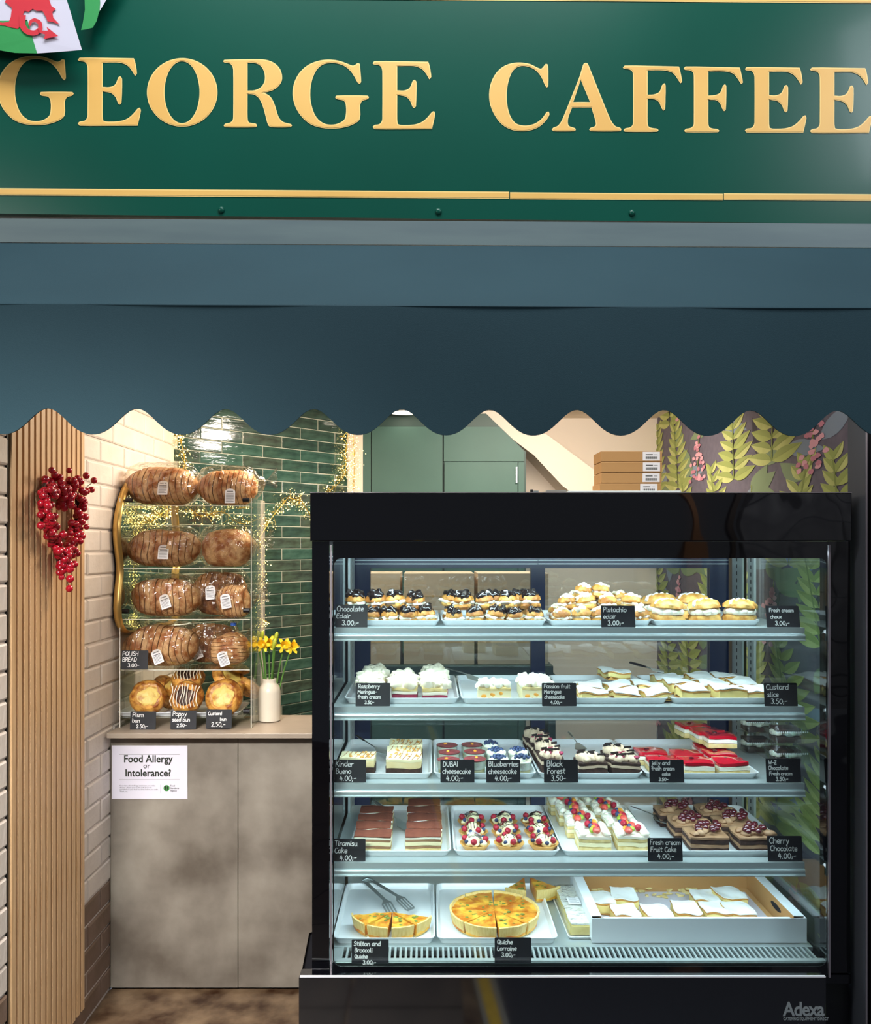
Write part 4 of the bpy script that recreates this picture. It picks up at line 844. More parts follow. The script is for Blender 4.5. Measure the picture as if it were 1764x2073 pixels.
# ------------------------------------------------------------------ cardboard boxes on the cabinet top, board, till
bd = thing('board', 'thin grey board lying on top of the black display cabinet', 'board', (X(1200, 2.75), 2.75, 1.696))
b = MB(); b.box(X(1150, 2.7), X(1380, 2.7), 2.70, 3.05, Z(998, 2.42)+.0002, 1.716); rel(b, bd).obj('board_slab', 'steel_soft', bd, bevel=.002)
b = MB(); b.box(X(1340, 2.66), X(1392, 2.66), 2.655, 2.675, Z(998, 2.42)+.0002, 1.7045); rel(b, bd).obj('board_lip', 'white_plain', bd)
zz = 1.7165; bh = .0355
for i, (xa, xb, tint) in enumerate(((1215, 1339, 0), (1218, 1340, 0), (1218, 1341, 0), (1217, 1341, 0))):
    lab_ = ['bottom', 'second from bottom', 'third from bottom', 'top'][i]
    t = thing('cardboard_box', 'flat brown cardboard box, %s of the stack on the cabinet' % lab_, 'box', (X((xa+xb)/2, 2.86), 2.86, zz), 0, 'stack of flat cardboard boxes'); w_ = (xb-xa)*2.86/F
    MB().hexa([(-w_/2, 0, 0), (w_/2, 0, 0), (w_/2, .13, 0), (-w_/2, .13, 0), (-w_/2, 0, bh-.001), (w_/2, 0, bh-.001), (w_/2, .13, bh-.001), (-w_/2, .13, bh-.001)]).obj('carton', 'cardboard', t, bevel=.0008)
    MB().box(-w_/2, w_/2, -.0012, .0, bh-.004, bh-.0025).obj('lid_edge', 'cardboard_pale', t)
    lx_ = w_*(.18 if i else .155)
    o = MB().box(lx_, lx_+.058, -.0022, -.0013, .003, bh-.003).obj('shipping_label', 'label_white', t)
    b = MB()
    for q in range(18): b.box(lx_+.010+q*.0022, lx_+.010+q*.0022+(.0014 if q % 3 else .0006), -.0028, -.0023, .008, .016)
    b.box(lx_+.010, lx_+.034, -.0028, -.0023, .0215, .0245); b.box(lx_+.038, lx_+.05, -.0028, -.0023, .022, .0235); b.obj('barcode', 'ink', o)
    zz += bh+.0006
tl_ = thing('till', 'grey plastic till edge seen over the cabinet top', 'till', (X(1125, 2.75), 2.75, Z(998, 2.42)+.0002))
MB().hexa([(-.048, 0, 0), (.048, 0, 0), (.048, .1, 0), (-.048, .1, 0), (-.028, 0, .030), (.034, 0, .030), (.034, .1, .03), (-.028, .1, .03)]).obj('till_body', 'grey_plastic', tl_, bevel=.002)
ch = thing('card_reader_stand', 'small black stand with a silver clip left of the grey till', 'stand', (X(1082, 2.72), 2.72, Z(998, 2.42)+.0002))
MB().box(-.012, -.004, 0, .012, 0, .030).obj('post', 'handle_black', ch); MB().box(-.004, .014, .0, .012, .018, .026).obj('clip', 'steel', ch)
# ------------------------------------------------------------------ cartons behind the cabinet (seen through its rear doors)
bs = thing('back_shelf', 'dark back shelf unit behind the glass cabinet holding plain cartons', 'shelf', (.1, 3.75, 0))
b = MB(); b.box(-.42, .52, 3.56, 3.98, 1.0, 1.035); rel(b, bs).obj('shelf_board', 'teal_dark', bs)
for x in (-.415, .515): b = MB(); b.box(x-.015, x+.015, 3.56, 3.98, 0, .998); rel(b, bs).obj('leg_panel', 'teal_dark', bs)
for i in range(3):
    for j in range(2):
        t = thing('carton', 'plain brown carton behind the rear doors, %s column, %s' % (['left', 'middle', 'right'][i], ['lower', 'upper'][j]), 'box', (-.275+i*.315, 3.60, 1.0355+j*.196), 0, 'cartons on the back shelf')
        MB().box(-.15, .15, 0, .3, 0, .192).obj('carton_body', 'carton', t, bevel=.002)
        MB().box(-.15, .15, -.0008, -.0002, .092, .098).obj('tape', 'cardboard_pale', t)
        if j == 0:
            o = MB().box(-.10, -.085, -.0012, -.0003, .13, .145).obj('carton_mark', 'ink', t); textmesh('THIS\nWAY\nUP', .008, 'ink', 'lettering', t, (-.078, -.0006, .140), extrude=.0002)
# ------------------------------------------------------------------ refrigerated display case
DG = 2.45
cx0, cx1 = X(632, DG), X(1722, DG); gx0, gx1 = X(672, DG), X(1674, DG)
ix0, ix1 = -.290, 1.152
dc = thing('display_case', 'tall black glass-fronted refrigerated cake display cabinet with lit shelves', 'display cabinet', ((cx0+cx1)/2, 2.85, 0))
def cpart(b, name, m, par=None, **k): return rel(b, dc).obj(name, m, par or dc, **k)
zh0, zh1 = Z(1095, 2.42), Z(998, 2.42)
b = MB(); b.box(X(628, 2.42), X(1725, 2.42), 2.42, 3.30, zh0, zh1); cpart(b, 'header', 'black_gloss', bevel=.002)
b = MB(); b.box(X(628, 2.42), X(1725, 2.42), 2.4195, 2.424, zh1+.0002, zh1+.0022); cpart(b, 'header_edge', 'trim_grey')
zb = .335
# posts
b = MB(); b.box(cx0, ix0, DG, 2.50, zb-.03, zh0-.001); cpart(b, 'front_post', 'black_gloss')
b = MB(); b.box(ix1, cx1, DG, 2.50, zb-.03, zh0-.001); cpart(b, 'front_post', 'black_gloss')
for xa, xb in ((cx0, ix0), (ix1, ix1+.045)):
    b = MB(); b.box(xa, xb, 3.20, 3.30, zb-.03, zh0-.001); cpart(b, 'rear_post', 'black_satin')
# front glass with black printed border
zt0, zt1 = Z(1130, DG), Z(1955, DG)
def ringpts(x0, x1, z0, z1, r, n=6):
    return [(p[0], p[1]) for p in rrect(x1-x0, z1-z0, r, 0, n, ((x0+x1)/2, (z0+z1)/2))]
xo0, xo1, zo0, zo1 = X(674.5, DG), X(1674, DG), Z(1977, DG), zh0-.002
xi0, xi1 = X(677, DG), X(1672, DG)
outer = ringpts(xo0, xo1, zo0, zo1, .002); inner = ringpts(xi0, xi1, zt1, zt0, .021)
b = MB(); n = len(outer)
b.add([(x, DG-.006, z) for x, z in outer]+[(x, DG-.006, z) for x, z in inner]+[(x, DG-.0015, z) for x, z in outer]+[(x, DG-.0015, z) for x, z in inner],
      [(i, (i+1) % n, (i+1) % n+n, i+n) for i in range(n)]+[(i+2*n, i+3*n, (i+1) % n+3*n, (i+1) % n+2*n) for i in range(n)]+[(i+n, (i+1) % n+n, (i+1) % n+3*n, i+3*n) for i in range(n)]+[(i, i+2*n, (i+1) % n+2*n, (i+1) % n) for i in range(n)])
cpart(b, 'glass_border', 'black_gloss')
b = MB(); b.box(xo0+.001, xo1-.001, DG-.0008, DG+.004, zo0+.002, zo1-.002); cpart(b, 'front_glass', 'glass')
for x in (X(669.5, DG), X(1676, DG)):
    b = MB(); b.box(x, x+.0042, DG-.009, DG-.001, Z(1976, DG), Z(1103, DG)); cpart(b, 'trim_strip', 'trim_grey')
# side glass
b = MB(); b.box(ix1+.004, ix1+.009, 2.505, 3.20, zb, zh0-.001); cpart(b, 'side_glass', 'glass')
b = MB(); b.box(ix0-.009, ix0-.004, 2.50, 3.20, zb, zh0-.001); cpart(b, 'side_glass', 'glass')
b = MB(); b.box(cx0, ix0-.012, 2.505, 3.19, zb, zh0-.001); cpart(b, 'side_cover', 'black_satin')
# interior ceiling, deck, rear doors
b = MB(); b.box(ix0, ix1, DG+.006, 3.20, zh0-.012, zh0-.001); cpart(b, 'ceiling_liner', 'steel_soft')
b = MB(); b.box(ix0+.02, ix1-.02, 2.50, 2.53, 1.512, 1.524); cpart(b, 'lamp_tube', 'led')
b = MB(); b.box(ix0, ix1, 2.552, 3.20, zb-.03, zb); cpart(b, 'deck', 'steel_soft')
b = MB(); b.box(ix0, ix1, DG+.005, 2.551, zb-.055, zb-.035); cpart(b, 'grille_channel', 'hall_dark')
gr = MB(); n = 88
for i in range(n+1):
    x = ix0+.030+(ix1-ix0-.05)*i/n; gr.box(x-.0032, x+.0032, 2.478, 2.546, zb-.012, zb-.001)
gr.box(ix0, ix1, 2.462, 2.478, zb-.012, zb-.0005); gr.box(ix0, ix1, 2.546, 2.5515, zb-.012, zb-.0005)
gr.box(ix0, ix0+.028, 2.479, 2.545, zb-.012, zb-.001); o = cpart(gr, 'air_grille', 'steel_soft'); o['kind'] = 'stuff'
b = MB(); b.box(ix0, ix1, DG+.006, 2.461, zb-.035, zb-.004); cpart(b, 'deck_lip', 'steel')
dy0, dy1 = 3.215, 3.25
for k, (pa, pb) in enumerate(((718, 1090), (1090, 1478))):
    xa, xb = X(pa, dy0), X(pb, dy0); sw = (32 if k == 0 else 38)*dy0/F; sl = (32 if k == 0 else 15)*dy0/F; sr = (15 if k == 0 else 38)*dy0/F
    d_ = MB(); d_.box(xa, xa+sl, dy0+k*.012, dy1+k*.012, zb, 1.512); dn = cpart(d_, 'rear_door', 'navy_frame')
    q = MB(); q.box(xb-sr, xb, dy0+k*.012, dy1+k*.012, zb, 1.512); cpart(q, 'door_stile', 'navy_frame', dn)
    q = MB(); q.box(xa+sl, xb-sr, dy0+k*.012, dy1+k*.012, 1.455, 1.512); cpart(q, 'door_rail', 'navy_frame', dn)
    q = MB(); q.box(xa+sl, xb-sr, dy0+k*.012, dy1+k*.012, zb, zb+.05); cpart(q, 'door_rail', 'navy_frame', dn)
    for zz_ in (1.497, 1.484, 1.470): q = MB(); q.box(xa+.002, xb-.002, dy0+k*.012-.003, dy0+k*.012-.0003, zz_, zz_+.003); cpart(q, 'rail_groove', 'alu', dn)
    q = MB(); q.box(xa+sl, xb-sr, dy0+.012+k*.012, dy0+.018+k*.012, zb+.05, 1.455); cpart(q, 'door_pane', 'door_glass', dn)
# steel shelf standards with slots; nearer right-hand one stands in for a glass reflection
for xs_, side in ((ix0+.001, 1), (ix1-.009, -1)):
    for ya, yb_ in ((3.10, 3.20), (2.985, 3.04)) if side < 0 else ((3.0, 3.17),):
        st = MB(); st.box(xs_, xs_+.008, ya, yb_, zb+.001, 1.51); so = cpart(st, 'shelf_standard', 'steel_soft')
        sl_ = MB()
        for i in range(44):
            z = zb+.03+i*.026; x_ = xs_+(.0085 if side > 0 else -.0006); sl_.box(min(x_, x_+.0001), x_+.0003, (ya+yb_)/2-.0035, (ya+yb_)/2+.0035, z, z+.014)
        o = cpart(sl_, 'slots', 'hall_dark', so); o['kind'] = 'stuff'
# shelves
SH = {1: Z(1271, 2.53), 2: Z(1431, 2.53), 3: Z(1586, 2.53), 4: Z(1746, 2.53)}
sx0, sx1 = X(674, 2.53), X(1629, 2.53)
for k, z in SH.items():
    b = MB(); b.box(sx0, sx1, 2.532, 3.09, z-.006, z); so = cpart(b, 'shelf', 'steel_soft')
    q = MB(); q.box(sx0, sx1, 2.528, 2.5315, z-.017, z+.0004); cpart(q, 'shelf_edge', 'alu', so)
    pr = [(2.5312, z-.0175), (2.524, z-.0200), (2.5225, z-.024), (2.524, z-.034), (2.520, z-.0355), (2.520, z-.0385), (2.540, z-.0395), (2.540, z-.0175)]
    q = MB(); q.prism(pr, 'x', sx0, sx1); cpart(q, 'price_rail', 'alu', so)
    q = MB(); q.box(sx0+.003, sx1-.003, 2.5425, 2.552, z-.018, z-.008); cpart(q, 'lamp_strip', 'led', so)
    for xx in (sx0, sx1-.003): q = MB(); q.prism([(2.542, z-.0065), (3.08, z-.0065), (3.08, z-.05), (2.9, z-.04), (2.56, z-.02)], 'x', xx, xx+.003); cpart(q, 'bracket', 'steel', so)
# lower body
b = MB(); b.box(cx0, cx1, 2.46, 3.30, .03, zb-.056); cpart(b, 'lower_body', 'black_satin')
b = MB(); b.box(cx0, cx1, DG-.004, 2.46, Z(1990, DG), zb-.034); cpart(b, 'lower_rail', 'black_gloss')
DB = 2.40
b = MB(); b.box(X(605, DB), X(1673, DB), DB, DB+.05, .04, Z(1979, DB)); cpart(b, 'base_panel', 'base_mirror', bevel=.002)
b = MB(); b.box(X(607, DB), X(1672, DB), DB-.0006, DB+.006, Z(1979, DB)+.0004, Z(1977, DB)+.001); cpart(b, 'base_edge', 'white_line')
b = MB(); b.box(cx0+.05, cx1-.05, 2.50, 3.25, 0, .03); cpart(b, 'plinth', 'hall_dark')
lg = Vector((X(1586, DB), DB-.0008, Z(2056, DB)))-Vector(dc.location)
textmesh('Adexa', .0555, 'steel_soft', 'logo', dc, lg, offset=.0012, sx=.86, extrude=.0003, spacing=.93)
textmesh('CATERING EQUIPMENT DIRECT', .0108, 'steel_soft', 'logo_line', dc, lg+Vector((0, 0, -.0125)), sx=.83, offset=.0002, extrude=.0003)
# ------------------------------------------------------------------ price tags inside the case
def ctag(px0, px1, py0, py1, lines, label, D=2.549, lean=.12, rz=0): return price_tag(px0, px1, py0, py1, D, lines, label, lean, rz)
ctag(679, 744, 1224, 1271, [('Chocolate', 0, .9), ('Eclair', 0, .8), ('3.00;-', .16, .95)], 'chalk tag reading chocolate eclair, far left of the top shelf', D=2.541)
ctag(1218, 1287, 1226, 1271, [('Pistachio', .02, .9), ('eclair', .02, .8), ('3.00;-', .14, .95)], 'chalk tag reading pistachio eclair, on the top shelf', D=2.541)
ctag(1554, 1621, 1226, 1271, [('Fresh cream', .05, .7), ('choux', .07, .7), ('3.00;-', .2, .85)], 'chalk tag reading fresh cream choux, right end of the top shelf', D=2.541, lean=.2)
ctag(720, 790, 1383, 1430, [('Raspberry', .03, .95), ('Meringue-', .02, .85), ('fresh cream', .02, .85), ('3.50-', .22, .8)], 'chalk tag reading raspberry meringue, on the second shelf', D=2.541)
ctag(1098, 1168, 1383, 1430, [('Passion fruit', .02, .9), ('Meringue', .02, .85), ('cheesecake', .03, .8), ('4.00;-', .2, .85)], 'chalk tag reading passion fruit meringue cheesecake, on the second shelf', D=2.541)
ctag(1549, 1616, 1383, 1430, [('Custard', .02, .95), ('slice', .05, .85), ('3.50;-', .14, .95)], 'chalk tag reading custard slice, right end of the second shelf', D=2.541)
ctag(675, 741, 1539, 1586, [('Kinder', .02, .95), ('Bueno', .03, .85), ('4.00;-', .14, .95)], 'chalk tag at the far left of the third shelf, by the caramel slices', D=2.541)
ctag(892, 961, 1539, 1586, [('DUBAI', .03, .85), ('cheesecake', .02, .85), ('4.00;-', .12, .95)], 'chalk tag reading dubai cheesecake, on the third shelf', D=2.541)
ctag(985, 1054, 1539, 1586, [('Blueberries', .02, .9), ('cheesecake', .02, .85), ('4.00;-', .2, .95)], 'chalk tag reading blueberries cheesecake, on the third shelf', D=2.541)
ctag(1102, 1171, 1539, 1586, [('Black', .04, 1.0), ('Forest', .05, .95), ('3.50-', .16, .95)], 'chalk tag reading black forest, on the third shelf', D=2.541)
ctag(1316, 1386, 1539, 1586, [('jelly and', .02, .95), ('fresh cream', .02, .85), ('cake', .32, .8), ('3.50-', .22, .8)], 'chalk tag reading jelly and fresh cream cake, on the third shelf', D=2.541)
ctag(1553, 1623, 1537, 1586, [('W-Z', .03, .85), ('Chocolate', .02, .85), ('Fresh cream', .04, .8), ('3.50;-', .22, .9)], 'chalk tag reading chocolate fresh cream, right end of the third shelf', D=2.541)
ctag(674, 740, 1700, 1747, [('Tiramisu', .01, .9), ('Cake', .01, .9), ('4.00;-', .16, .95)], 'chalk tag reading tiramisu cake, far left of the fourth shelf', D=2.541)
ctag(1313, 1383, 1698, 1744, [('Fresh cream', .02, .85), ('Fruit Cake', .03, .85), ('4.00;-', .22, .95)], 'chalk tag reading fresh cream fruit cake, on the fourth shelf', D=2.541)
ctag(1556, 1626, 1694, 1744, [('Cherry', .01, .95), ('Chocolate', .03, .85), ('4.00;-', .24, .95)], 'chalk tag reading cherry chocolate, right end of the fourth shelf', D=2.541)
ctag(712, 787, 1903, 1958, [('Stilton and', .02, .9), ('Broccoli', .04, .85), ('Quiche', .04, .75), ('3.00;-', .26, .85)], 'chalk tag reading stilton and broccoli quiche, at the bottom left', D=2.456, lean=.03)
ctag(1002, 1076, 1899, 1956, [('Quiche', .03, .85), ('Lorraine', .03, .85), ('3.00;-', .14, .85), (' ', 0, .3)], 'chalk tag reading quiche lorraine, at the bottom middle', D=2.456, lean=.03)
# ------------------------------------------------------------------ trays
TG = 'white serving trays'
def case_tray(pa, pb, row, D0_, D1_, label, h=.017, m='tray_white'):
    z = (SH[row] if row < 5 else zb)+.0006; xa, xb = X(pa, D0_), X(pb, D0_)
    return tray_obj('serving_tray', label, TG, xb-xa, D1_-D0_, h, ((xa+xb)/2, (D0_+D1_)/2, z), m)
a0, a1 = 2.574, 2.985
for pa, pb, nm in ((683, 890, 'leftmost tray on the top shelf, under chocolate choux buns'), (894, 1108, 'second tray from the left on the top shelf, under chocolate choux buns'), (1113, 1322, 'third tray on the top shelf, under pistachio buns'), (1326, 1543, 'rightmost tray on the top shelf, under cream choux')): case_tray(pa, pb, 1, a0, a1, 'white tray, '+nm)
for pa, pb, nm in ((697, 930, 'leftmost on the second shelf, with raspberry slices'), (934, 1148, 'second on the second shelf, with passion fruit slices'), (1152, 1356, 'third on the second shelf, with flat sugar-dusted slices'), (1360, 1575, 'rightmost on the second shelf, with tall custard slices')): case_tray(pa, pb, 2, a0, 3.03, 'white tray, '+nm)
for pa, pb, nm in ((678, 875, 'leftmost on the third shelf, with caramel slices'), (879, 1087, 'second on the third shelf, with cheesecake cups'), (1091, 1304, 'third on the third shelf, with cherry cream slices'), (1308, 1541, 'rightmost on the third shelf, with red jelly slices')): case_tray(pa, pb, 3, a0, 3.03, 'white tray, '+nm)
for pa, pb, nm in ((706, 914, 'leftmost on the fourth shelf, with tiramisu slices'), (919, 1135, 'second on the fourth shelf, with fruit tarts'), (1140, 1334, 'third on the fourth shelf, with fruit cake slices'), (1338, 1610, 'rightmost on the fourth shelf, with cherry chocolate slices')): case_tray(pa, pb, 4, a0, 3.03, 'white tray, '+nm)
case_tray(674, 881, 5, 2.556, 2.975, 'white tray at bottom left with quiche wedges and steel tongs', h=.02); case_tray(885, 1131, 5, 2.556, 2.975, 'white tray at the bottom with the whole round quiche', h=.02)
# ------------------------------------------------------------------ choux buns
def choux(name, top_m, shell='choux', seed=0, cream_m='cream', rough=False):
    t = thing(name, 'x', 'pastry'); fn = lambda a, z: .93+.17*abs(math.sin(a*4.5+seed+z*14))+.14*noise.noise(Vector((math.cos(a)*2+seed, math.sin(a)*2, z*40)))
    MB().lathe([(.014, .0), (.024, .003), (.028, .010), (.026, .017), (.0, .018)], 24, fn=fn, cap1=False).obj('lower_shell', shell, t, True)
    MB().blob((0, 0, .020), (.028, .028, .010), .34, 80, seed, 18, 8).obj('cream_filling', cream_m, t, True)
    MB().lathe([(.021, .022), (.0275, .027), (.026, .036), (.018, .044), (.0, .047)], 24, fn=fn, cap1=False).obj('upper_shell', shell, t, True)
    b = MB()
    if rough:
        for i in range(16):
            a = RG.uniform(0, 6.28); r_ = RG.uniform(0, .020); b.blob((r_*math.cos(a), r_*math.sin(a), .046-.35*r_), (.0085, .0085, .007), .5, 110, i, 8, 6)
        b.obj('crumb_topping', top_m, t, True)
    else:
        for i in range(9):
            a = i*.7+seed; b.blob((.0125*math.cos(a), .0125*math.sin(a), .043), (.0135, .0115, .010+.004*math.sin(i*2)), .4, 70, i+seed, 10, 7)
        b.obj('glaze', top_m, t, True)
    return t
RG = random.Random(21)
RNAME = {'f': 'front', 'b': 'back'}
ch1 = Proto(choux('chocolate_choux', 'choc_glaze', seed=1)); ch2 = Proto(choux('chocolate_choux', 'choc_glaze', 'choux_dark', seed=4))
pi1 = Proto(choux('pistachio_choux', 'pistachio', 'choux_dark', 6, rough=True)); pi2 = Proto(choux('pistachio_choux', 'pistachio', 'choux', 9, rough=True))
def WL(n): return ORD[n]
z1 = SH[1]+.0045
def bun_row(protos, pxs, D, z, rowname, what, grp, s0=1.0, jit=1.):
    for i, px in enumerate(pxs):
        pr = protos[(i+int(D*100)) % 2]
        pr.put((X(px, D), D+RG.uniform(-.006, .006)*jit, z), RG.uniform(0, 6.28), '%s %s from the left, %s' % (WL(i), what, rowname), grp, sc=s0*RG.uniform(.95, 1.06), tilt=(RG.uniform(-.12, .12), RG.uniform(-.15, .15)))
G1 = 'chocolate glazed choux buns on the top shelf'
bun_row([ch1, ch2], [712, 751, 790, 828, 865], 2.62, z1, 'bottom layer at front of the leftmost top-shelf tray', 'chocolate choux', G1, .95)
bun_row([ch1, ch2], [720, 763, 802, 842], 2.66, z1+.040, 'upper layer of the leftmost top-shelf tray', 'chocolate choux', G1, 1.08)
bun_row([ch1, ch2], [722, 768, 812, 858], 2.74, z1, 'bottom layer behind in the leftmost top-shelf tray', 'chocolate choux', G1, .95)
bun_row([ch1, ch2], [920, 962, 1003, 1044, 1084], 2.62, z1, 'bottom layer at front of the second top-shelf tray', 'chocolate choux', G1, .95)
bun_row([ch1, ch2], [940, 984, 1029, 1074], 2.66, z1+.040, 'upper layer of the second top-shelf tray', 'chocolate choux', G1, 1.1)
bun_row([ch1, ch2], [914, 966, 1016, 1064], 2.75, z1, 'bottom layer behind in the second top-shelf tray', 'chocolate choux', G1, .95)
bun_row([ch1, ch2], [910, 1000, 1048], 2.76, z1+.040, 'upper layer behind in the second top-shelf tray', 'chocolate choux', G1, 1.0)
G2 = 'pistachio cream choux buns on the top shelf'
bun_row([pi1, pi2], [1138, 1178, 1217, 1258, 1296], 2.62, z1, 'bottom layer at front of the third top-shelf tray', 'pistachio choux', G2)
bun_row([pi1, pi2], [1150, 1190, 1232, 1276], 2.66, z1+.038, 'upper layer of the third top-shelf tray', 'pistachio choux', G2)
bun_row([pi1, pi2], [1130, 1176, 1222, 1268], 2.75, z1, 'bottom layer behind in the third top-shelf tray', 'pistachio choux', G2)
bun_row([pi1, pi2], [1168, 1212, 1256], 2.75, z1+.042, 'upper layer behind in the third top-shelf tray', 'pistachio choux', G2, 1.08)
bun_row([pi1, pi2], [1180, 1214], 2.70, z1+.074, 'topmost of the pistachio pile', 'pistachio choux', G2, .95)
# large cream choux
def bigchoux(seed):
    t = thing('cream_choux', 'x', 'pastry')
    fn = lambda a, z: 1+.09*math.sin(a*6+seed+z*150)+.08*noise.noise(Vector((math.cos(a)*2+seed, math.sin(a)*2, z*40)))
    b = MB().lathe([(.036, 0), (.046, .004), (.048, .014), (.044, .026), (0, .027)], 30, fn=fn, cap1=False); b.v = [(x*1.08, y*.85, z) for x, y, z in b.v]; b.obj('lower_shell', 'choux', t, True)
    b = MB()
    for i in range(11):
        a = 2*math.pi*i/11; b.blob((.030*math.cos(a), .024*math.sin(a), .036), (.021, .019, .013), .15, 60, i+seed, 10, 7)
    b.obj('cream_filling', 'cream', t, True)
    b = MB().lathe([(.036, .045), (.049, .049), (.047, .058), (.036, .069), (.018, .075), (0, .076)], 30, fn=fn, cap1=False); b.v = [(x*1.08, y*.85, z) for x, y, z in b.v]; b.obj('upper_shell', 'choux', t, True)
    b = MB()
    for i in range(4):
        b.tube([(-.044+.016*i, -.024, .060-.003*abs(i-1)), (-.036+.016*i, -.014, .0685-.002*abs(i-1)), (-.020+.015*i, 0, .0745-.003*abs(i-1.5)), (-.002+.012*i, .018, .067)], [.004, .0062, .0062, .004], 7)
    b.obj('sugar_ridges', 'sugar', t, True); return t
bc1, bc2 = Proto(bigchoux(1)), Proto(bigchoux(5))
for i, (px, D, nm) in enumerate(((1352, 2.64, 'front left of the rightmost top-shelf tray'), (1427, 2.645, 'front middle of the rightmost top-shelf tray'), (1497, 2.64, 'front right of the rightmost top-shelf tray'), (1336, 2.78, 'behind left in the rightmost top-shelf tray'), (1402, 2.79, 'behind middle in the rightmost top-shelf tray'))):
    (bc1, bc2)[i % 2].put((X(px, D), D, z1), RG.uniform(-.2, .2), 'large whipped cream choux bun, '+nm, 'large cream choux buns on the top shelf', sc=1.0 if i < 3 else 1.12, tilt=(0, .05*(-1)**i))
# ------------------------------------------------------------------ layered slices
def topping_blobs(b, w_, d_, z, n, r, amp, seed, flat=.6):
    rr = random.Random(seed)
    for i in range(n):
        b.blob((rr.uniform(-w_/2+r*.7, w_/2-r*.7), rr.uniform(-d_/2+r*.7, d_/2-r*.7), z), (r*rr.uniform(.8, 1.2), r*rr.uniform(.8, 1.2), r*flat), amp, 60, seed+i, 10, 6)
def slice_thing(name, cat, w_, d_, layers, seed=0, cuts=5, wav=.004):
    t = thing(name, 'x', cat); z = 0
    for i, (nm, h, m, amp, gr_) in enumerate(layers):
        b = rbox(w_+gr_, d_+gr_, h, cuts, amp, 45, seed+i, z, wav, seed); b.obj(nm, m, t, True); z += h*.97
    return t, z
CN = [0]
def cols(proto, cpx, D0_, dstep, n, z, desc, colname, grp, jx=.003, sc=None, rz=0., dx=0., last=None):
    CN[0] += 1
    for k in range(n):
        D = D0_+k*dstep
        nm = 'front' if k == 0 else ('rear' if k == n-1 else ['', 'second', 'third', 'fourth'][k])
        proto[(k+CN[0]) % len(proto)].put((X(cpx, D0_)+dx*k+RG.uniform(-jx, jx), D, z), rz+RG.uniform(-.03, .03), '%s, %s one of the %s' % (desc, nm, colname), grp, sc=sc)
# raspberry meringue
def rasp(seed):
    t, z = slice_thing('raspberry_meringue_slice', 'cake slice', .078, .105, [('raspberry_base', .021, 'raspberry_base', .0015, 0), ('cream_layer', .010, 'cream', .0015, .0005), ('sponge_layer', .012, 'sponge', .002, 0)], seed)
    b = MB(); topping_blobs(b, .086, .112, z+.007, 26, .017, .45, seed, .95); b.obj('meringue', 'meringue', t, True); return t
ra = [Proto(rasp(1)), Proto(rasp(7))]; z2 = SH[2]+.0045
for cpx, n, cn in ((750, 3, 'left column of raspberry slices'), (818, 2, 'middle column of raspberry slices'), (882, 3, 'right column of raspberry slices')):
    cols(ra, cpx, 2.645, .115, n, z2, 'raspberry slice with toasted meringue', cn, 'raspberry meringue slices on the second shelf')
# passion fruit
def passion(seed):
    t, z = slice_thing('passion_fruit_slice', 'cake slice', .100, .090, [('cheesecake_layer', .034, 'cream_yellow', .001, 0), ('sponge_layer', .010, 'sponge', .0025, .001)], seed)
    b = MB(); topping_blobs(b, .104, .096, z+.005, 34, .011, .5, seed, .9); b.obj('cream_ruffle', 'cream', t, True)
    MB().lathe([(.022, z), (.018, z+.010), (.008, z+.020), (0, z+.027)], 12, (0, -.01, 0), cap1=False, fn=lambda a, q: 1+.12*math.sin(4*a)).obj('meringue_kiss', 'sugar', t, True)
    for x, zz_, s in ((-.034, .016, .007), (-.006, .020, .008), (.02, .024, .007), (-.018, .010, .004), (.036, .008, .005)):
        MB().blob((x, -.0445, zz_), (s, .0025, s*.8), .3, 90, x*99, 8, 6).obj('peach_piece', 'peach', t, True)
    return t
pa_ = [Proto(passion(2)), Proto(passion(5))]
cols(pa_, 998, 2.64, .1, 1, z2, 'passion fruit slice with white peak', 'left spot in its tray', 'passion fruit slices on the second shelf')
cols(pa_, 1086, 2.64, .105, 2, z2, 'passion fruit slice with orange pieces', 'right passion fruit column', 'passion fruit slices on the second shelf')
# custard slices
def custard(name, w_, d_, hc, seed):
    t, z = slice_thing(name, 'cake slice', w_, d_, [('bottom_pastry', .004, 'pastry', .0012, 0), ('custard_layer', hc, 'custard', .002, -.001), ('top_pastry', .005, 'pastry', .0016, .001), ('sugar_top', .003, 'sugar', .0022, .0)], seed, 7, .011)
    return t
cu1 = [Proto(custard('sugar_dusted_slice', .084, .122, .014, s)) for s in (1, 4, 9)]
for cpx, n, cn in ((1200, 2, 'left column in the third tray'), (1263, 2, 'middle column in the third tray'), (1325, 2, 'right column in the third tray')):
    cols(cu1, cpx, 2.655, .132, n, z2, 'flat sugar-dusted pastry slice', cn, 'flat custard slices in the third tray of the second shelf', dx=.014)
cu1[0].put((X(1262, 2.8), 2.93, z2+.022), .1, 'sugar-dusted slice lying on top at the back of the third tray', 'flat custard slices in the third tray of the second shelf')
cu2 = [Proto(custard('custard_slice', .090, .112, .026, s)) for s in (2, 6, 12)]
for cpx, n, cn in ((1400, 3, 'left column in the rightmost tray'), (1469, 3, 'middle column in the rightmost tray'), (1532, 3, 'right column in the rightmost tray')):
    cols(cu2, cpx, 2.65, .122, n, z2, 'tall custard slice under icing sugar', cn, 'tall custard slices on the second shelf', dx=-.004, sc=(.98, 1, 1))
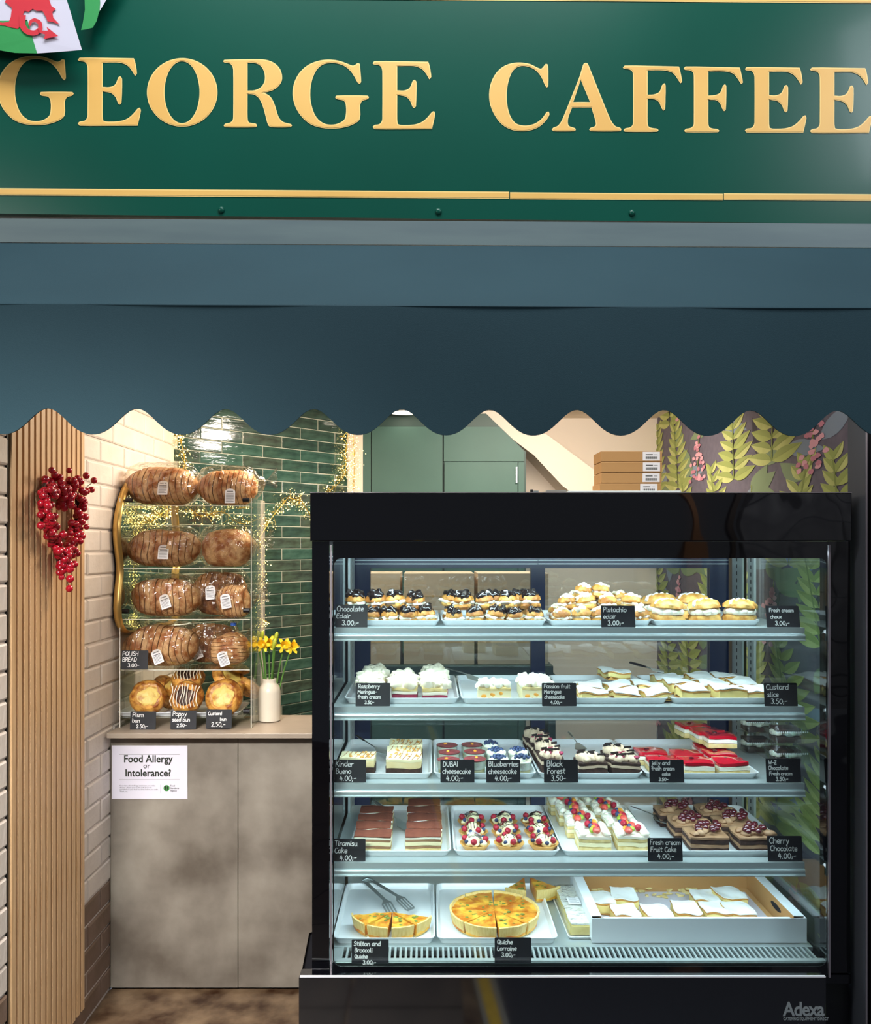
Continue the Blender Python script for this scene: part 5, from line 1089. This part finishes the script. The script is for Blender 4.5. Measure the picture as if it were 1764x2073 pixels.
# third shelf
z3 = SH[3]+.0045
def caramel(seed):
    t, z = slice_thing('caramel_slice', 'cake slice', .110, .088, [('chocolate_base', .022, 'sponge_choc', .003, .002), ('nougat_layer', .020, 'beige_cream', .0015, 0), ('cream_layer', .009, 'cream_yellow', .001, 0)], seed)
    b = MB()
    for i in range(7):
        x = -.05+i*.015; b.tube([(x, -.042, z+.0005), (x+.01, 0, z+.0012), (x+.014, .042, z+.0005)], .0012, 4)
    b.obj('caramel_drizzle', 'caramel', t, True)
    b = MB(); topping_blobs(b, .1, .08, z+.001, 12, .004, .5, seed, .8); b.obj('nut_crumbs', 'crumble', t, True); return t
ca = [Proto(caramel(3)), Proto(caramel(8))]
cols(ca, 725, 2.66, .1, 1, z3, 'caramel drizzled slice on dark base', 'left caramel spot', 'caramel slices on the third shelf')
cols(ca, 818, 2.64, .094, 3, z3, 'caramel drizzled slice on dark base', 'right caramel column', 'caramel slices on the third shelf')
def cup(name, topm, berries, seed):
    t = thing(name, 'x', 'dessert cup')
    MB().lathe([(.030, 0), (.032, .001), (.036, .045), (.0345, .045), (.031, .003), (0, .003)], 24, cap1=False).obj('clear_cup', 'clam', t, True)
    MB().lathe([(.0300, .004), (.0312, .016), (.0, .0165)], 22, cap1=False).obj('biscuit_layer', 'sponge', t, True)
    MB().lathe([(.0312, .0175), (.0340, .042), (.0, .0425)], 22, cap1=False).obj('cheesecake_layer', 'cream', t, True)
    if berries:
        b = MB(); topping_blobs(b, .052, .052, .047, 14, .012, .25, seed, .7); b.obj('whipped_cream', 'cream', t, True)
        rr = random.Random(seed); me = MB().blob((0, 0, 0), (.0062, .0062, .0058), .03, 90, 0, 9, 6).mesh('blueberry', 'blueberry', True)
        for i in range(13):
            a = i*2.4; r_ = .0068*math.sqrt(i); link('blueberry', me, t, (r_*math.cos(a), r_*math.sin(a), .060-.25*r_+rr.uniform(0, .003)))
    else:
        MB().lathe([(.0342, .0435), (.0346, .046), (.0, .0475)], 22, cap1=False, fn=lambda a, q: 1).obj('chocolate_top', 'dubai_top', t, True)
        MB().blob((.006, -.004, .048), (.006, .005, .003), .3, 80, seed, 8, 5).obj('nut', 'peach', t, True)
    return t
db = Proto(cup('chocolate_cheesecake_cup', 'dubai_top', False, 1)); bb = Proto(cup('blueberry_cheesecake_cup', 'cream', True, 2))
DR = (2.62, 2.715, 2.81)
for k, D in enumerate(DR):
    for j, dx in enumerate((908, 962)):
        px = dx+(3 if k == 1 else 0); db.put((X(px, 2.62)-.000+.0*k, D+.006*j, z3), RG.uniform(0, 6), 'red-brown topped cheesecake cup, %s %s of its group' % (['front', 'middle', 'rear'][k], ['left', 'right'][j]), 'chocolate topped cheesecake cups', sc=1.0)
for k, D in enumerate(DR):
    for j, dx in enumerate((1010, 1056)):
        if k == 2 and j == 1: continue
        px = dx-(8 if k == 2 else 0); bb.put((X(px, 2.62)+.0*k, D+.004*j, z3), RG.uniform(0, 6), 'blueberry topped cheesecake cup, %s %s of its group' % (['front', 'middle', 'rear'][k], ['left', 'right'][j]), 'blueberry cheesecake cups', sc=.93)
def forest(seed):
    t, z = slice_thing('black_forest_slice', 'cake slice', .098, .085, [('sponge_base', .022, 'sponge_choc', .0025, 0), ('cherry_cream', .010, 'mocha_pale', .0025, .001), ('sponge_upper', .010, 'sponge_choc', .002, 0)], seed)
    b = MB(); topping_blobs(b, .09, .08, z+.006, 11, .016, .25, seed, .9); b.obj('cream_swirl', 'mocha_pale', t, True)
    b = MB(); topping_blobs(b, .09, .08, z+.013, 7, .008, .5, seed+3, .6); b.obj('cherry_sauce', 'raspberry_base', t, True)
    b = MB()
    rr = random.Random(seed)
    for i in range(5): x = rr.uniform(-.035, .035); y = rr.uniform(-.035, .03); b.hexa([(x-.012, y, z+.018), (x+.012, y-.004, z+.020), (x+.012, y+.004, z+.024), (x-.012, y+.006, z+.021), (x-.012, y, z+.0195), (x+.012, y-.004, z+.0215), (x+.012, y+.004, z+.0255), (x-.012, y+.006, z+.0225)])
    b.obj('chocolate_shavings', 'choc_glaze', t); return t
fo = [Proto(forest(4)), Proto(forest(9))]
cols(fo, 1118, 2.66, .093, 4, z3, 'cherry cream slice with dark sponge', 'left black forest column', 'black forest slices on the third shelf', sc=(.75, 1, 1.15), dx=-.006)
cols(fo, 1196, 2.64, .1, 1, z3, 'cherry cream slice with dark shavings', 'middle black forest spot', 'black forest slices on the third shelf', sc=(.95, 1, 1))
cols(fo, 1263, 2.64, .093, 2, z3, 'cherry cream slice with swirled top', 'right column of the third tray', 'black forest slices on the third shelf', sc=(.95, 1, 1))
def jelly(seed):
    t, z = slice_thing('jelly_slice', 'cake slice', .096, .086, [('sponge_base', .015, 'sponge', .0018, 0), ('cream_layer', .014, 'cream', .0025, .001)], seed)
    rbox(.096, .087, .013, 6, .0035, 22, seed+2, z, .004, seed).obj('jelly_top', 'jelly', t, True)
    MB().blob((-.01, .01, z+.013), (.008, .008, .003), .2, 60, seed, 8, 5).obj('fruit_piece', 'cherry', t, True); return t
je = [Proto(jelly(5)), Proto(jelly(11))]
GJ = 'red jelly slices on the third shelf'; dj = 'red jelly slice on cream and sponge'
cols(je, 1342, 2.66, .1, 2, z3, dj, 'left column in its tray', GJ, dx=-.012)
cols(je, 1409, 2.64, .098, 2, z3, dj, 'middle column in its tray', GJ)
cols(je, 1479, 2.64, .098, 3, z3, dj, 'right column in its tray', GJ)
for i, (px, D, dz) in enumerate(((1455, 2.80, .045), (1432, 2.86, .047), (1403, 2.93, .050))):
    if i == 0: je[0].put((X(px, D), D, z3+dz), 0, 'red jelly slice on top of the rear of the right column', GJ)
    else: je[i % 2].put((X(px, D), D, z3+(dz if i == 2 else .047)), .1, ['', 'red jelly slice second from the back of the raised stack', 'rearmost raised red jelly slice, showing its yellow sponge'][i], GJ)
# clamshell packs
def clam(loc, label, s=1.0):
    t = thing('clamshell_pack', label, 'plastic box', loc, 0, 'clear clamshell packs of chocolate cake'); t.scale = (s, s, s)
    b = MB(); w0, d0 = .115, .10
    b.rings([rrect(w0*.82, d0*.82, .012, 0), rrect(w0, d0, .014, .038), rrect(w0+.008, d0+.008, .014, .039), rrect(w0+.008, d0+.008, .014, .0405)], cap1=False); b.obj('base_shell', 'clam', t)
    b = MB(); b.rings([rrect(w0+.008, d0+.008, .014, .0415), rrect(w0, d0, .014, .043), rrect(w0*.86, d0*.86, .014, .066), rrect(w0*.74, d0*.74, .012, .068)], cap0=False); b.obj('lid', 'clam', t)
    b = MB()
    for i in range(15):
        x = -w0/2+.008+i*(w0-.016)/14; b.box(x-.0016, x+.0016, -d0/2-.0055, -d0/2-.0042, .037, .0415)
    o = b.obj('ridges', 'white_plain', t); o['kind'] = 'stuff'
    rbox(.08, .07, .018, 4, .002, 50, 3, .001).obj('cake_base', 'sponge_choc', t, True)
    b = MB(); topping_blobs(b, .088, .076, .028, 22, .012, .25, 6, .8); b.obj('cream_layer', 'cream', t, True)
    rbox(.078, .068, .012, 4, .002, 50, 5, .034).obj('cake_top', 'sponge_choc', t, True)
    return t
for px, D, n, nm in ((1530, 2.93, 3, 'rear'), (1590, 2.78, 2, 'front')):
    for k in range(n): clam((X(px, D), D, SH[3]+.001+k*.0695), 'clear clamshell pack of dark cake and cream, %s of the %s stack' % ((['bottom', 'middle', 'top'] if n == 3 else ['bottom', 'top'])[k], nm))
# fourth shelf
z4 = SH[4]+.0045
def tira(seed):
    t, z = slice_thing('tiramisu_slice', 'cake slice', .112, .068, [('sponge_base', .014, 'sponge', .0015, 0), ('coffee_layer', .008, 'mocha', .0015, 0), ('cream_layer', .013, 'cream_yellow', .0018, .0005), ('coffee_layer', .007, 'mocha', .0015, 0), ('cream_top', .007, 'cream', .0012, 0), ('cocoa_top', .0035, 'cocoa', .0008, .0005)], seed)
    return t
ti = [Proto(tira(2)), Proto(tira(6))]
cols(ti, 755, 2.63, .080, 4, z4, 'cocoa dusted tiramisu slice', 'left row in its tray', 'tiramisu slices on the fourth shelf', dx=-.001)
cols(ti, 858, 2.63, .080, 5, z4, 'cocoa dusted tiramisu slice', 'right row in its tray', 'tiramisu slices on the fourth shelf')
def tart(seed):
    t = thing('fruit_tart', 'x', 'tart'); rr = random.Random(seed)
    MB().lathe([(.034, 0), (.046, .016), (.048, .018), (.044, .018), (.034, .010), (0, .010)], 30, cap1=False, fn=lambda a, q: 1+.035*math.sin(a*15)).obj('tart_shell', 'tart_shell', t, True)
    b = MB(); topping_blobs(b, .07, .07, .021, 10, .013, .2, seed, .7)
    b.lathe([(.020, .022), (.022, .030), (.012, .042), (.0, .046)], 14, (.0, .006, 0), cap1=False, fn=lambda a, q: 1+.1*math.sin(5*a+q*150)); b.obj('cream_swirl', 'cream_yellow', t, True)
    b = MB()
    for i in range(5): b.tube([(-.022+.010*i, -.020, .034), (-.018+.010*i, .0, .045), (-.022+.010*i, .022, .040)], .0011, 4)
    b.obj('chocolate_drizzle', 'choc_glaze', t, True)
    mr = MB().blob((0, 0, 0), (.0098, .0098, .0095), .10, 260, 0, 12, 8).mesh('raspberry', 'raspberry', True); mb_ = MB().blob((0, 0, 0), (.007, .007, .0065), .03, 90, 0, 9, 6).mesh('blueberry', 'blueberry', True)
    for i in range(8):
        a = i*math.pi/4+.4+seed; r_ = .033+rr.uniform(-.002, .002); q = i % 2 == 0
        link('raspberry' if q else 'blueberry', mr if q else mb_, t, (r_*math.cos(a), r_*math.sin(a), .030 if q else .027))
    return t
ft = [Proto(tart(1)), Proto(tart(3))]
for k, D in enumerate((2.638, 2.742, 2.846)):
    for j, px in enumerate((962, 1031, 1100)):
        ft[(k+j) % 2].put((X(px, 2.638), D, z4), RG.uniform(0, 6), 'berry and cream tart, %s %s of the nine' % (['front', 'middle', 'rear'][k], ['left', 'centre', 'right'][j]), 'fruit tarts on the fourth shelf', sc=1.0)
def fruitcake(seed):
    t, z = slice_thing('fruit_cake_slice', 'cake slice', .105, .105, [('sponge_base', .014, 'sponge', .002, 0), ('cream_layer', .014, 'cream_yellow', .002, .001), ('sponge_layer', .010, 'sponge', .002, 0), ('cream_coat', .010, 'cream', .002, .002)], seed)
    b = MB()
    for i in range(6):
        for s in (-1, 1): b.blob((s*.038, -.043+i*.017, z+.005), (.014, .012, .010), .25, 70, i+seed, 10, 6)
    b.obj('cream_swirls', 'cream', t, True); rr = random.Random(seed)
    for i, (nm, m, r_) in enumerate((('strawberry', 'strawberry', (.013, .018, .010)), ('grape', 'kiwi', (.0105, .0105, .009)), ('peach_piece', 'peach', (.009, .021, .007)), ('raspberry', 'raspberry', (.0112, .0112, .0105)), ('blueberry', 'blueberry', (.0085, .0085, .008)), ('strawberry', 'strawberry', (.012, .017, .009)), ('raspberry', 'raspberry', (.0112, .0112, .0105)), ('peach_piece', 'peach', (.008, .019, .007)), ('blueberry', 'blueberry', (.0085, .0085, .008)))):
        MB().blob((0, 0, 0), r_, .08, 120, i, 11, 7).obj(nm, m, t, True).location = (rr.uniform(-.015, .015)+(.008 if i % 2 else -.008), -.044+i*.0112, z+.012+rr.uniform(0, .005))
    return t
fc = [Proto(fruitcake(2)), Proto(fruitcake(8))]
GF = 'fruit cake slices on the fourth shelf'
cols(fc, 1197, 2.66, .115, 4, z4, 'cream slice topped with mixed fruit', 'left column in its tray', GF, sc=(.95, 1, 1), dx=-.012)
cols(fc, 1278, 2.66, .115, 4, z4, 'cream slice topped with mixed fruit', 'right column in its tray', GF, sc=(.95, 1, 1), dx=-.014)
def cherrych(seed):
    t, z = slice_thing('cherry_chocolate_slice', 'cake slice', .118, .105, [('sponge_base', .012, 'sponge_choc', .002, 0), ('mocha_layer', .012, 'mocha', .002, .001), ('sponge_layer', .014, 'sponge_choc', .002, 0), ('mocha_coat', .010, 'mocha', .0025, .002)], seed)
    b = MB(); topping_blobs(b, .11, .095, z+.004, 9, .016, .3, seed, .6); b.obj('mocha_swirls', 'mocha', t, True)
    me = MB().blob((0, 0, 0), (.0100, .0100, .0085), .06, 90, 0, 10, 7).mesh('cherry', 'cherry', True); rr = random.Random(seed)
    for i in range(14): link('cherry', me, t, (rr.uniform(0.0, .048) if i % 3 else rr.uniform(-.05, .0), rr.uniform(-.045, .045), z+.013+rr.uniform(0, .004)))
    return t
cc = [Proto(cherrych(2)), Proto(cherrych(7))]
GC = 'cherry chocolate slices on the fourth shelf'
cols(cc, 1427, 2.655, .115, 3, z4, 'mocha slice covered in dark cherries', 'left column in the rightmost tray', GC, dx=-.016)
cols(cc, 1522, 2.655, .115, 3, z4, 'mocha slice covered in dark cherries', 'right column in the rightmost tray', GC, dx=-.020)
# ------------------------------------------------------------------ quiches
def wedge(b, r0, r1, a0, a1, z0, z1, n=5, mi=0):
    pts = []
    if r0 < .001: pts = [(0, 0)]
    else: pts = [(r0*math.cos(a0+(a1-a0)*i/n), r0*math.sin(a0+(a1-a0)*i/n)) for i in range(n, -1, -1)]
    pts += [(r1*math.cos(a0+(a1-a0)*i/n), r1*math.sin(a0+(a1-a0)*i/n)) for i in range(n+1)]
    b.prism(pts, 'z', z0, z1, mi)
def quiche_wedge(a0, a1, R_, H, loc, label, grp, seed):
    am = (a0+a1)/2
    t = thing('quiche_wedge', label, 'quiche', loc, 0, grp); g = .004/R_
    rings_ = []
    b = MB(); n = 8; prof = [(R_*.90, .0), (R_*.97, H*.5), (R_, H*1.02), (R_*1.005, H*1.12), (R_*.965, H*1.14), (R_*.945, H*.95), (R_*.92, .008), (R_*.90, .0)]
    rs = []
    for i in range(n+1):
        a = a0+g+(a1-a0-2*g)*i/n; fl = 1+.008*math.sin(a*60)
        rs.append([(r_*fl*math.cos(a), r_*fl*math.sin(a), z) for r_, z in prof[:-1]])
    b.rings(rs); b.obj('crust', 'quiche_crust', t, True)
    b = MB(); wedge(b, 0, R_*.90, a0+g, a1-g, 0, .006); b.obj('base_crust', 'quiche_crust', t)
    # filling: grid with uneven top
    b = MB(); m_ = 7; vs = []; fs = []
    for j in range(m_+1):
        for i in range(n+1):
            r_ = R_*.945*(j/m_)+.0005; a = a0+g+(a1-a0-2*g)*i/n; x, y = r_*math.cos(a), r_*math.sin(a)
            vs.append((x, y, H*.97+noise.noise(Vector((x*40+loc[0]*9, y*40, seed)))*.005))
    W = n+1
    for j in range(m_):
        for i in range(n): fs.append((j*W+i, (j+1)*W+i, (j+1)*W+i+1, j*W+i+1))
    k0 = len(vs); vs2 = [(v[0], v[1], .0065) for v in vs]; allv = vs+vs2
    side = [j*W for j in range(m_+1)]; s2 = [j*W+n for j in range(m_+1)]; arc = [m_*W+i for i in range(n+1)]
    for L_ in (side[::-1], s2, arc[::-1]):
        for q in range(len(L_)-1): fs.append((L_[q], L_[q+1], L_[q+1]+k0, L_[q]+k0))
    b.add(allv, fs); b.obj('filling', ['quiche_fill', 'quiche_pale'], t, True)
    b = MB(); rr = random.Random(seed)
    for i in range(5):
        r_ = R_*rr.uniform(.25, .85); a = rr.uniform(a0+.1, a1-.1); b.blob((r_*math.cos(a), r_*math.sin(a), H*.985), (.006, .004, .002), .4, 90, i, 7, 5)
    b.obj('herb_flecks', 'herb', t, True); return t
zq = zb+.0045; cc0 = (X(1001, 2.705), 2.702, zq); PI = math.pi
cuts_ = [(-90, -48), (-48, -8), (-8, 42), (42, 88), (88, 130), (130, 172), (172, 224), (224, 270)]
nmq = ['front right', 'right front', 'right', 'right rear', 'left rear', 'left', 'left front', 'front left']
for i, (p, q) in enumerate(cuts_):
    quiche_wedge(math.radians(p), math.radians(q), .143, .040, (cc0[0], cc0[1], cc0[2]), 'quiche wedge in the whole round quiche, at its %s' % nmq[i], 'wedges of the whole round quiche', i)
for i, (p, q, px, D, nm) in enumerate(((-128, -92, 1062, 2.965, 'left of the two wedges behind the round quiche'), (-88, -42, 1066, 2.965, 'right of the two wedges behind the round quiche'))):
    quiche_wedge(math.radians(p), math.radians(q), .13, .040, (X(px, D)+.012*i, D-.0, zq+.001), 'herby quiche piece, '+nm, 'two wedges behind the round quiche', 20+i)
sp_ = (X(793, 2.69), 2.688, zq)
for i, (p, q, nm) in enumerate(((-172, -128, 'leftmost'), (-126, -92, 'second from left'), (-91, -55, 'second from right'), (-54, -16, 'rightmost'))):
    quiche_wedge(math.radians(p), math.radians(q), .128, .040, (sp_[0]+.002*i, sp_[1], sp_[2]), 'quiche wedge in the bottom left tray, %s of four' % nm, 'four quiche wedges in the bottom left tray', 30+i)
# tongs
tg = thing('tongs', 'steel serving tongs with slotted blades above the left quiche wedges', 'tongs', (X(770, 2.83), 2.83, zb+.075))
def tg_arm(px0, py0, D0_, px1, py1, D1_, px2, py2, D2_):
    a = Vector(P(px0, py0, D0_)); c_ = Vector(P(px1, py1, D1_)); e_ = Vector(P(px2, py2, D2_)); loc = Vector(tg.location)
    d = (c_-a).normalized(); s = d.cross(Vector((0, 0, 1))).normalized(); u = s.cross(d)
    b = MB()
    def strip(p0, p1, w0, w1, off=0.):
        s0 = p0+s*off; s1 = p1+s*off; th = u*.0012
        b.hexa([s0-s*w0, s0+s*w0, s1+s*w1, s1-s*w1, s0-s*w0+th, s0+s*w0+th, s1+s*w1+th, s1-s*w1+th])
    strip(a, c_, .0075, .0065)
    d2 = (e_-c_).normalized()
    strip(c_, c_.lerp(e_, .25), .0065, .020); 
    for o_ in (-.0165, -.0055, .0055, .0165): strip(c_.lerp(e_, .25), c_.lerp(e_, .9), .0026, .0026, o_)
    strip(c_.lerp(e_, .9), e_, .020, .014)
    b.v = [tuple(Vector(v)-loc) for v in b.v]; b.obj('arm', 'tong_steel', tg)
tg_arm(736, 1782, 2.93, 779, 1822, 2.82, 796, 1852, 2.71); tg_arm(752, 1782, 2.93, 805, 1814, 2.83, 833, 1842, 2.735)
MB().tube([Vector(P(734, 1783, 2.93))-Vector(tg.location), Vector(P(744, 1778, 2.935))-Vector(tg.location), Vector(P(755, 1783, 2.93))-Vector(tg.location)], .006, 8).obj('hinge', 'steel', tg, True)
# wrapped slab
ws = thing('wrapped_cake', 'long film-wrapped cake slab on a white tray beside the open box', 'cake', (X(1163, 2.75), 2.755, zb+.001), .02)
MB().rings([rrect(.088, .32, .01, 0), rrect(.098, .33, .012, .008), rrect(.092, .324, .012, .008), rrect(.084, .31, .01, .002)]).obj('foam_tray', 'white_plain', ws)
rbox(.076, .29, .034, 7, .004, 40, 3, .0025).obj('cake_slab', 'custard', ws, True)
rbox(.074, .288, .006, 7, .003, 60, 9, .035).obj('sugar_top', 'sugar', ws, True)
b = rbox(.088, .305, .041, 7, .0035, 60, 5, .0025); b.obj('film', 'wrap', ws, True)
o = MB().box(-.020, .020, -.02, .030, .0475, .0485).obj('label', 'label_white', ws)
b = MB()
for i in range(6): b.box(-.015, .015*(1 if i % 2 else .6), .024-i*.007, .0255-i*.007, .0486, .0489)
b.obj('label_print', 'ink_grey', o)
# open white box
DX = 2.568; bx0, bx1 = X(1199, DX), X(1634, DX); bd_ = 2.97; hB = .074
wb = thing('open_cake_box', 'large open white cardboard box of sugar-dusted slices at bottom right', 'box', ((bx0+bx1)/2, (DX+bd_)/2, zb+.001)); z0 = zb+.0015
def wpart(b, n_, m='white_card', par=None): return rel(b, wb).obj(n_, m, par or wb)
b = MB(); b.box(bx0, bx1, DX, DX+.002, z0, z0+hB); wpart(b, 'front_panel')
b = MB(); b.box(bx0+.038, bx1-.045, DX+.0025, DX+.018, z0+hB-.006, z0+hB-.003); wpart(b, 'front_fold')
b = MB(); b.box(bx0+.002, bx1-.002, DX+.003, bd_, z0, z0+.002); wpart(b, 'bottom_panel', 'cardboard_pale')
for s, xx in ((1, bx0), (-1, bx1)):
    xa, xb = (xx, xx+.0015) if s > 0 else (xx-.0015, xx)
    pr = [(DX+.003, z0+.0025), (bd_, z0+.0025), (bd_, z0+hB), (DX+.003, z0+hB)]
    b = MB(); b.prism(pr, 'x', xa, xb); wpart(b, 'side_panel')
    xi, xj = (xx+.030, xx+.0315) if s > 0 else (xx-.0315, xx-.030)
    b = MB(); b.box(min(xx+s*.0016, xi), max(xx+s*.0016, xj), DX+.019, bd_-.001, z0+hB-.002, z0+hB); q = wpart(b, 'side_fold')
    b = MB(); b.box(xi, xj, DX+.02, bd_-.001, z0+.003, z0+hB-.0025); q = wpart(b, 'inner_side', 'cardboard')
    b = MB(); b.prism([(bd_-.25+.04*math.cos(a), z0+.045+.010*math.sin(a)) for a in [2*PI*k/16 for k in range(16)]], 'x', (xj+.0002) if s > 0 else xi-.0008, (xj+.0008) if s > 0 else xi-.0002); wpart(b, 'hand_hole', 'hall_dark', q)
b = MB(); b.box(bx0+.002, bx1-.002, bd_+.0005, bd_+.003, z0, z0+.105); wpart(b, 'back_panel', 'cardboard')
b = MB(); b.box(bx0+.05, bx1-.05, DX+.06, bd_-.03, z0+.0025, z0+.003); wpart(b, 'baking_sheet', 'paper')
dusted = [Proto(custard('dusted_slice', .086, .096, .028, s)) for s in (3, 5, 8)]
GB = 'sugar-dusted slices inside the open white box'
for j, (px, D, dz) in enumerate(((1266, 2.70, 0), (1331, 2.70, -.004), (1391, 2.71, 0), (1447, 2.72, 0), (1496, 2.715, -.002))):
    dusted[j % 3].put((X(px, D), D, z0+.005+dz+.002), RG.uniform(-.06, .06), 'sugar-dusted slice in the front row of the open white box, %s from the left' % ORD[j], GB)
for j, (px, D, dz) in enumerate(((1214, 2.80, 0), (1262, 2.815, .004), (1424, 2.82, 0), (1475, 2.825, .005))):
    dusted[(j+1) % 3].put((X(px, D)+.004, D, z0+.0045+dz), RG.uniform(-.08, .08), 'sugar-dusted slice in the rear row of the open white box, %s from the left' % ORD[j], GB)
b = MB(); rr = random.Random(4)
for i in range(60): b.blob((rr.uniform(bx0+.08, bx1-.10), rr.uniform(2.88, 2.955), z0+.005+rr.uniform(0, .006)), (.010, .006, .004), .6, 120, i, 6, 4)
cr = b.obj('crumbs', 'sponge', None, True); cr['kind'] = 'stuff'; tag(cr, 'scattered pastry crumbs and flakes at the back of the open white box', 'crumbs')
# ------------------------------------------------------------------ cake servers and knife
def server(label, p0, p1, p2, handle='handle_black', r=.0055, blade=True, name='cake_server', hfrac=.5):
    a, c_, e_ = (Vector(P(*p)) for p in (p0, p1, p2)); t = thing(name, label, 'serving tool', tuple(c_), 0, 'serving tools in the trays')
    b = MB(); b.tube([a-c_, (a-c_)*(1-hfrac*.5), (a-c_)*(1-hfrac)], [r*.8, r, r*.6], 8, flat=.6); b.obj('handle', handle, t, True)
    b = MB(); b.tube([(a-c_)*(1-hfrac), (a-c_)*.2, (e_-c_)*.12], .0020, 6); b.obj('neck', 'steel', t, True)
    if blade:
        d = (e_-c_).normalized(); s = d.cross(Vector((0, 0, 1))).normalized()*.020; v = (e_-c_); th = Vector((0, 0, .0015))
        q = [v*.1-s*.3, v*.1+s*.3, v*.6+s, v, v*.6-s]
        MB().rings([q, [x+th for x in q]]).obj('blade', 'steel', t)
    return t
server('cake server with black handle leaning in the caramel slice tray', (722, 1489, 2.98), (757, 1511, 2.86), (788, 1530, 2.72))
server('thin steel server resting beside the passion fruit slices', (900, 1352, 2.98), (945, 1364, 2.84), (968, 1380, 2.74), 'steel', .0025)
server('steel server standing up in the black forest tray', (1152, 1482, 2.93), (1168, 1502, 2.85), (1182, 1525, 2.75), 'steel', .0055)
server('large steel-handled server in the tiramisu tray', (757, 1621, 3.0), (802, 1655, 2.86), (826, 1684, 2.72), 'steel', .0095, hfrac=.8)
server('thin dark server lying in the cherry chocolate tray', (1278, 1632, 2.99), (1322, 1648, 2.9), (1350, 1668, 2.80), 'trim_grey', .0035)
server('knife with black handle behind the tall custard slices', (1277, 1341, 2.99), (1318, 1353, 2.9), (1345, 1362, 2.82), 'handle_black', .0085, name='knife', hfrac=.8)
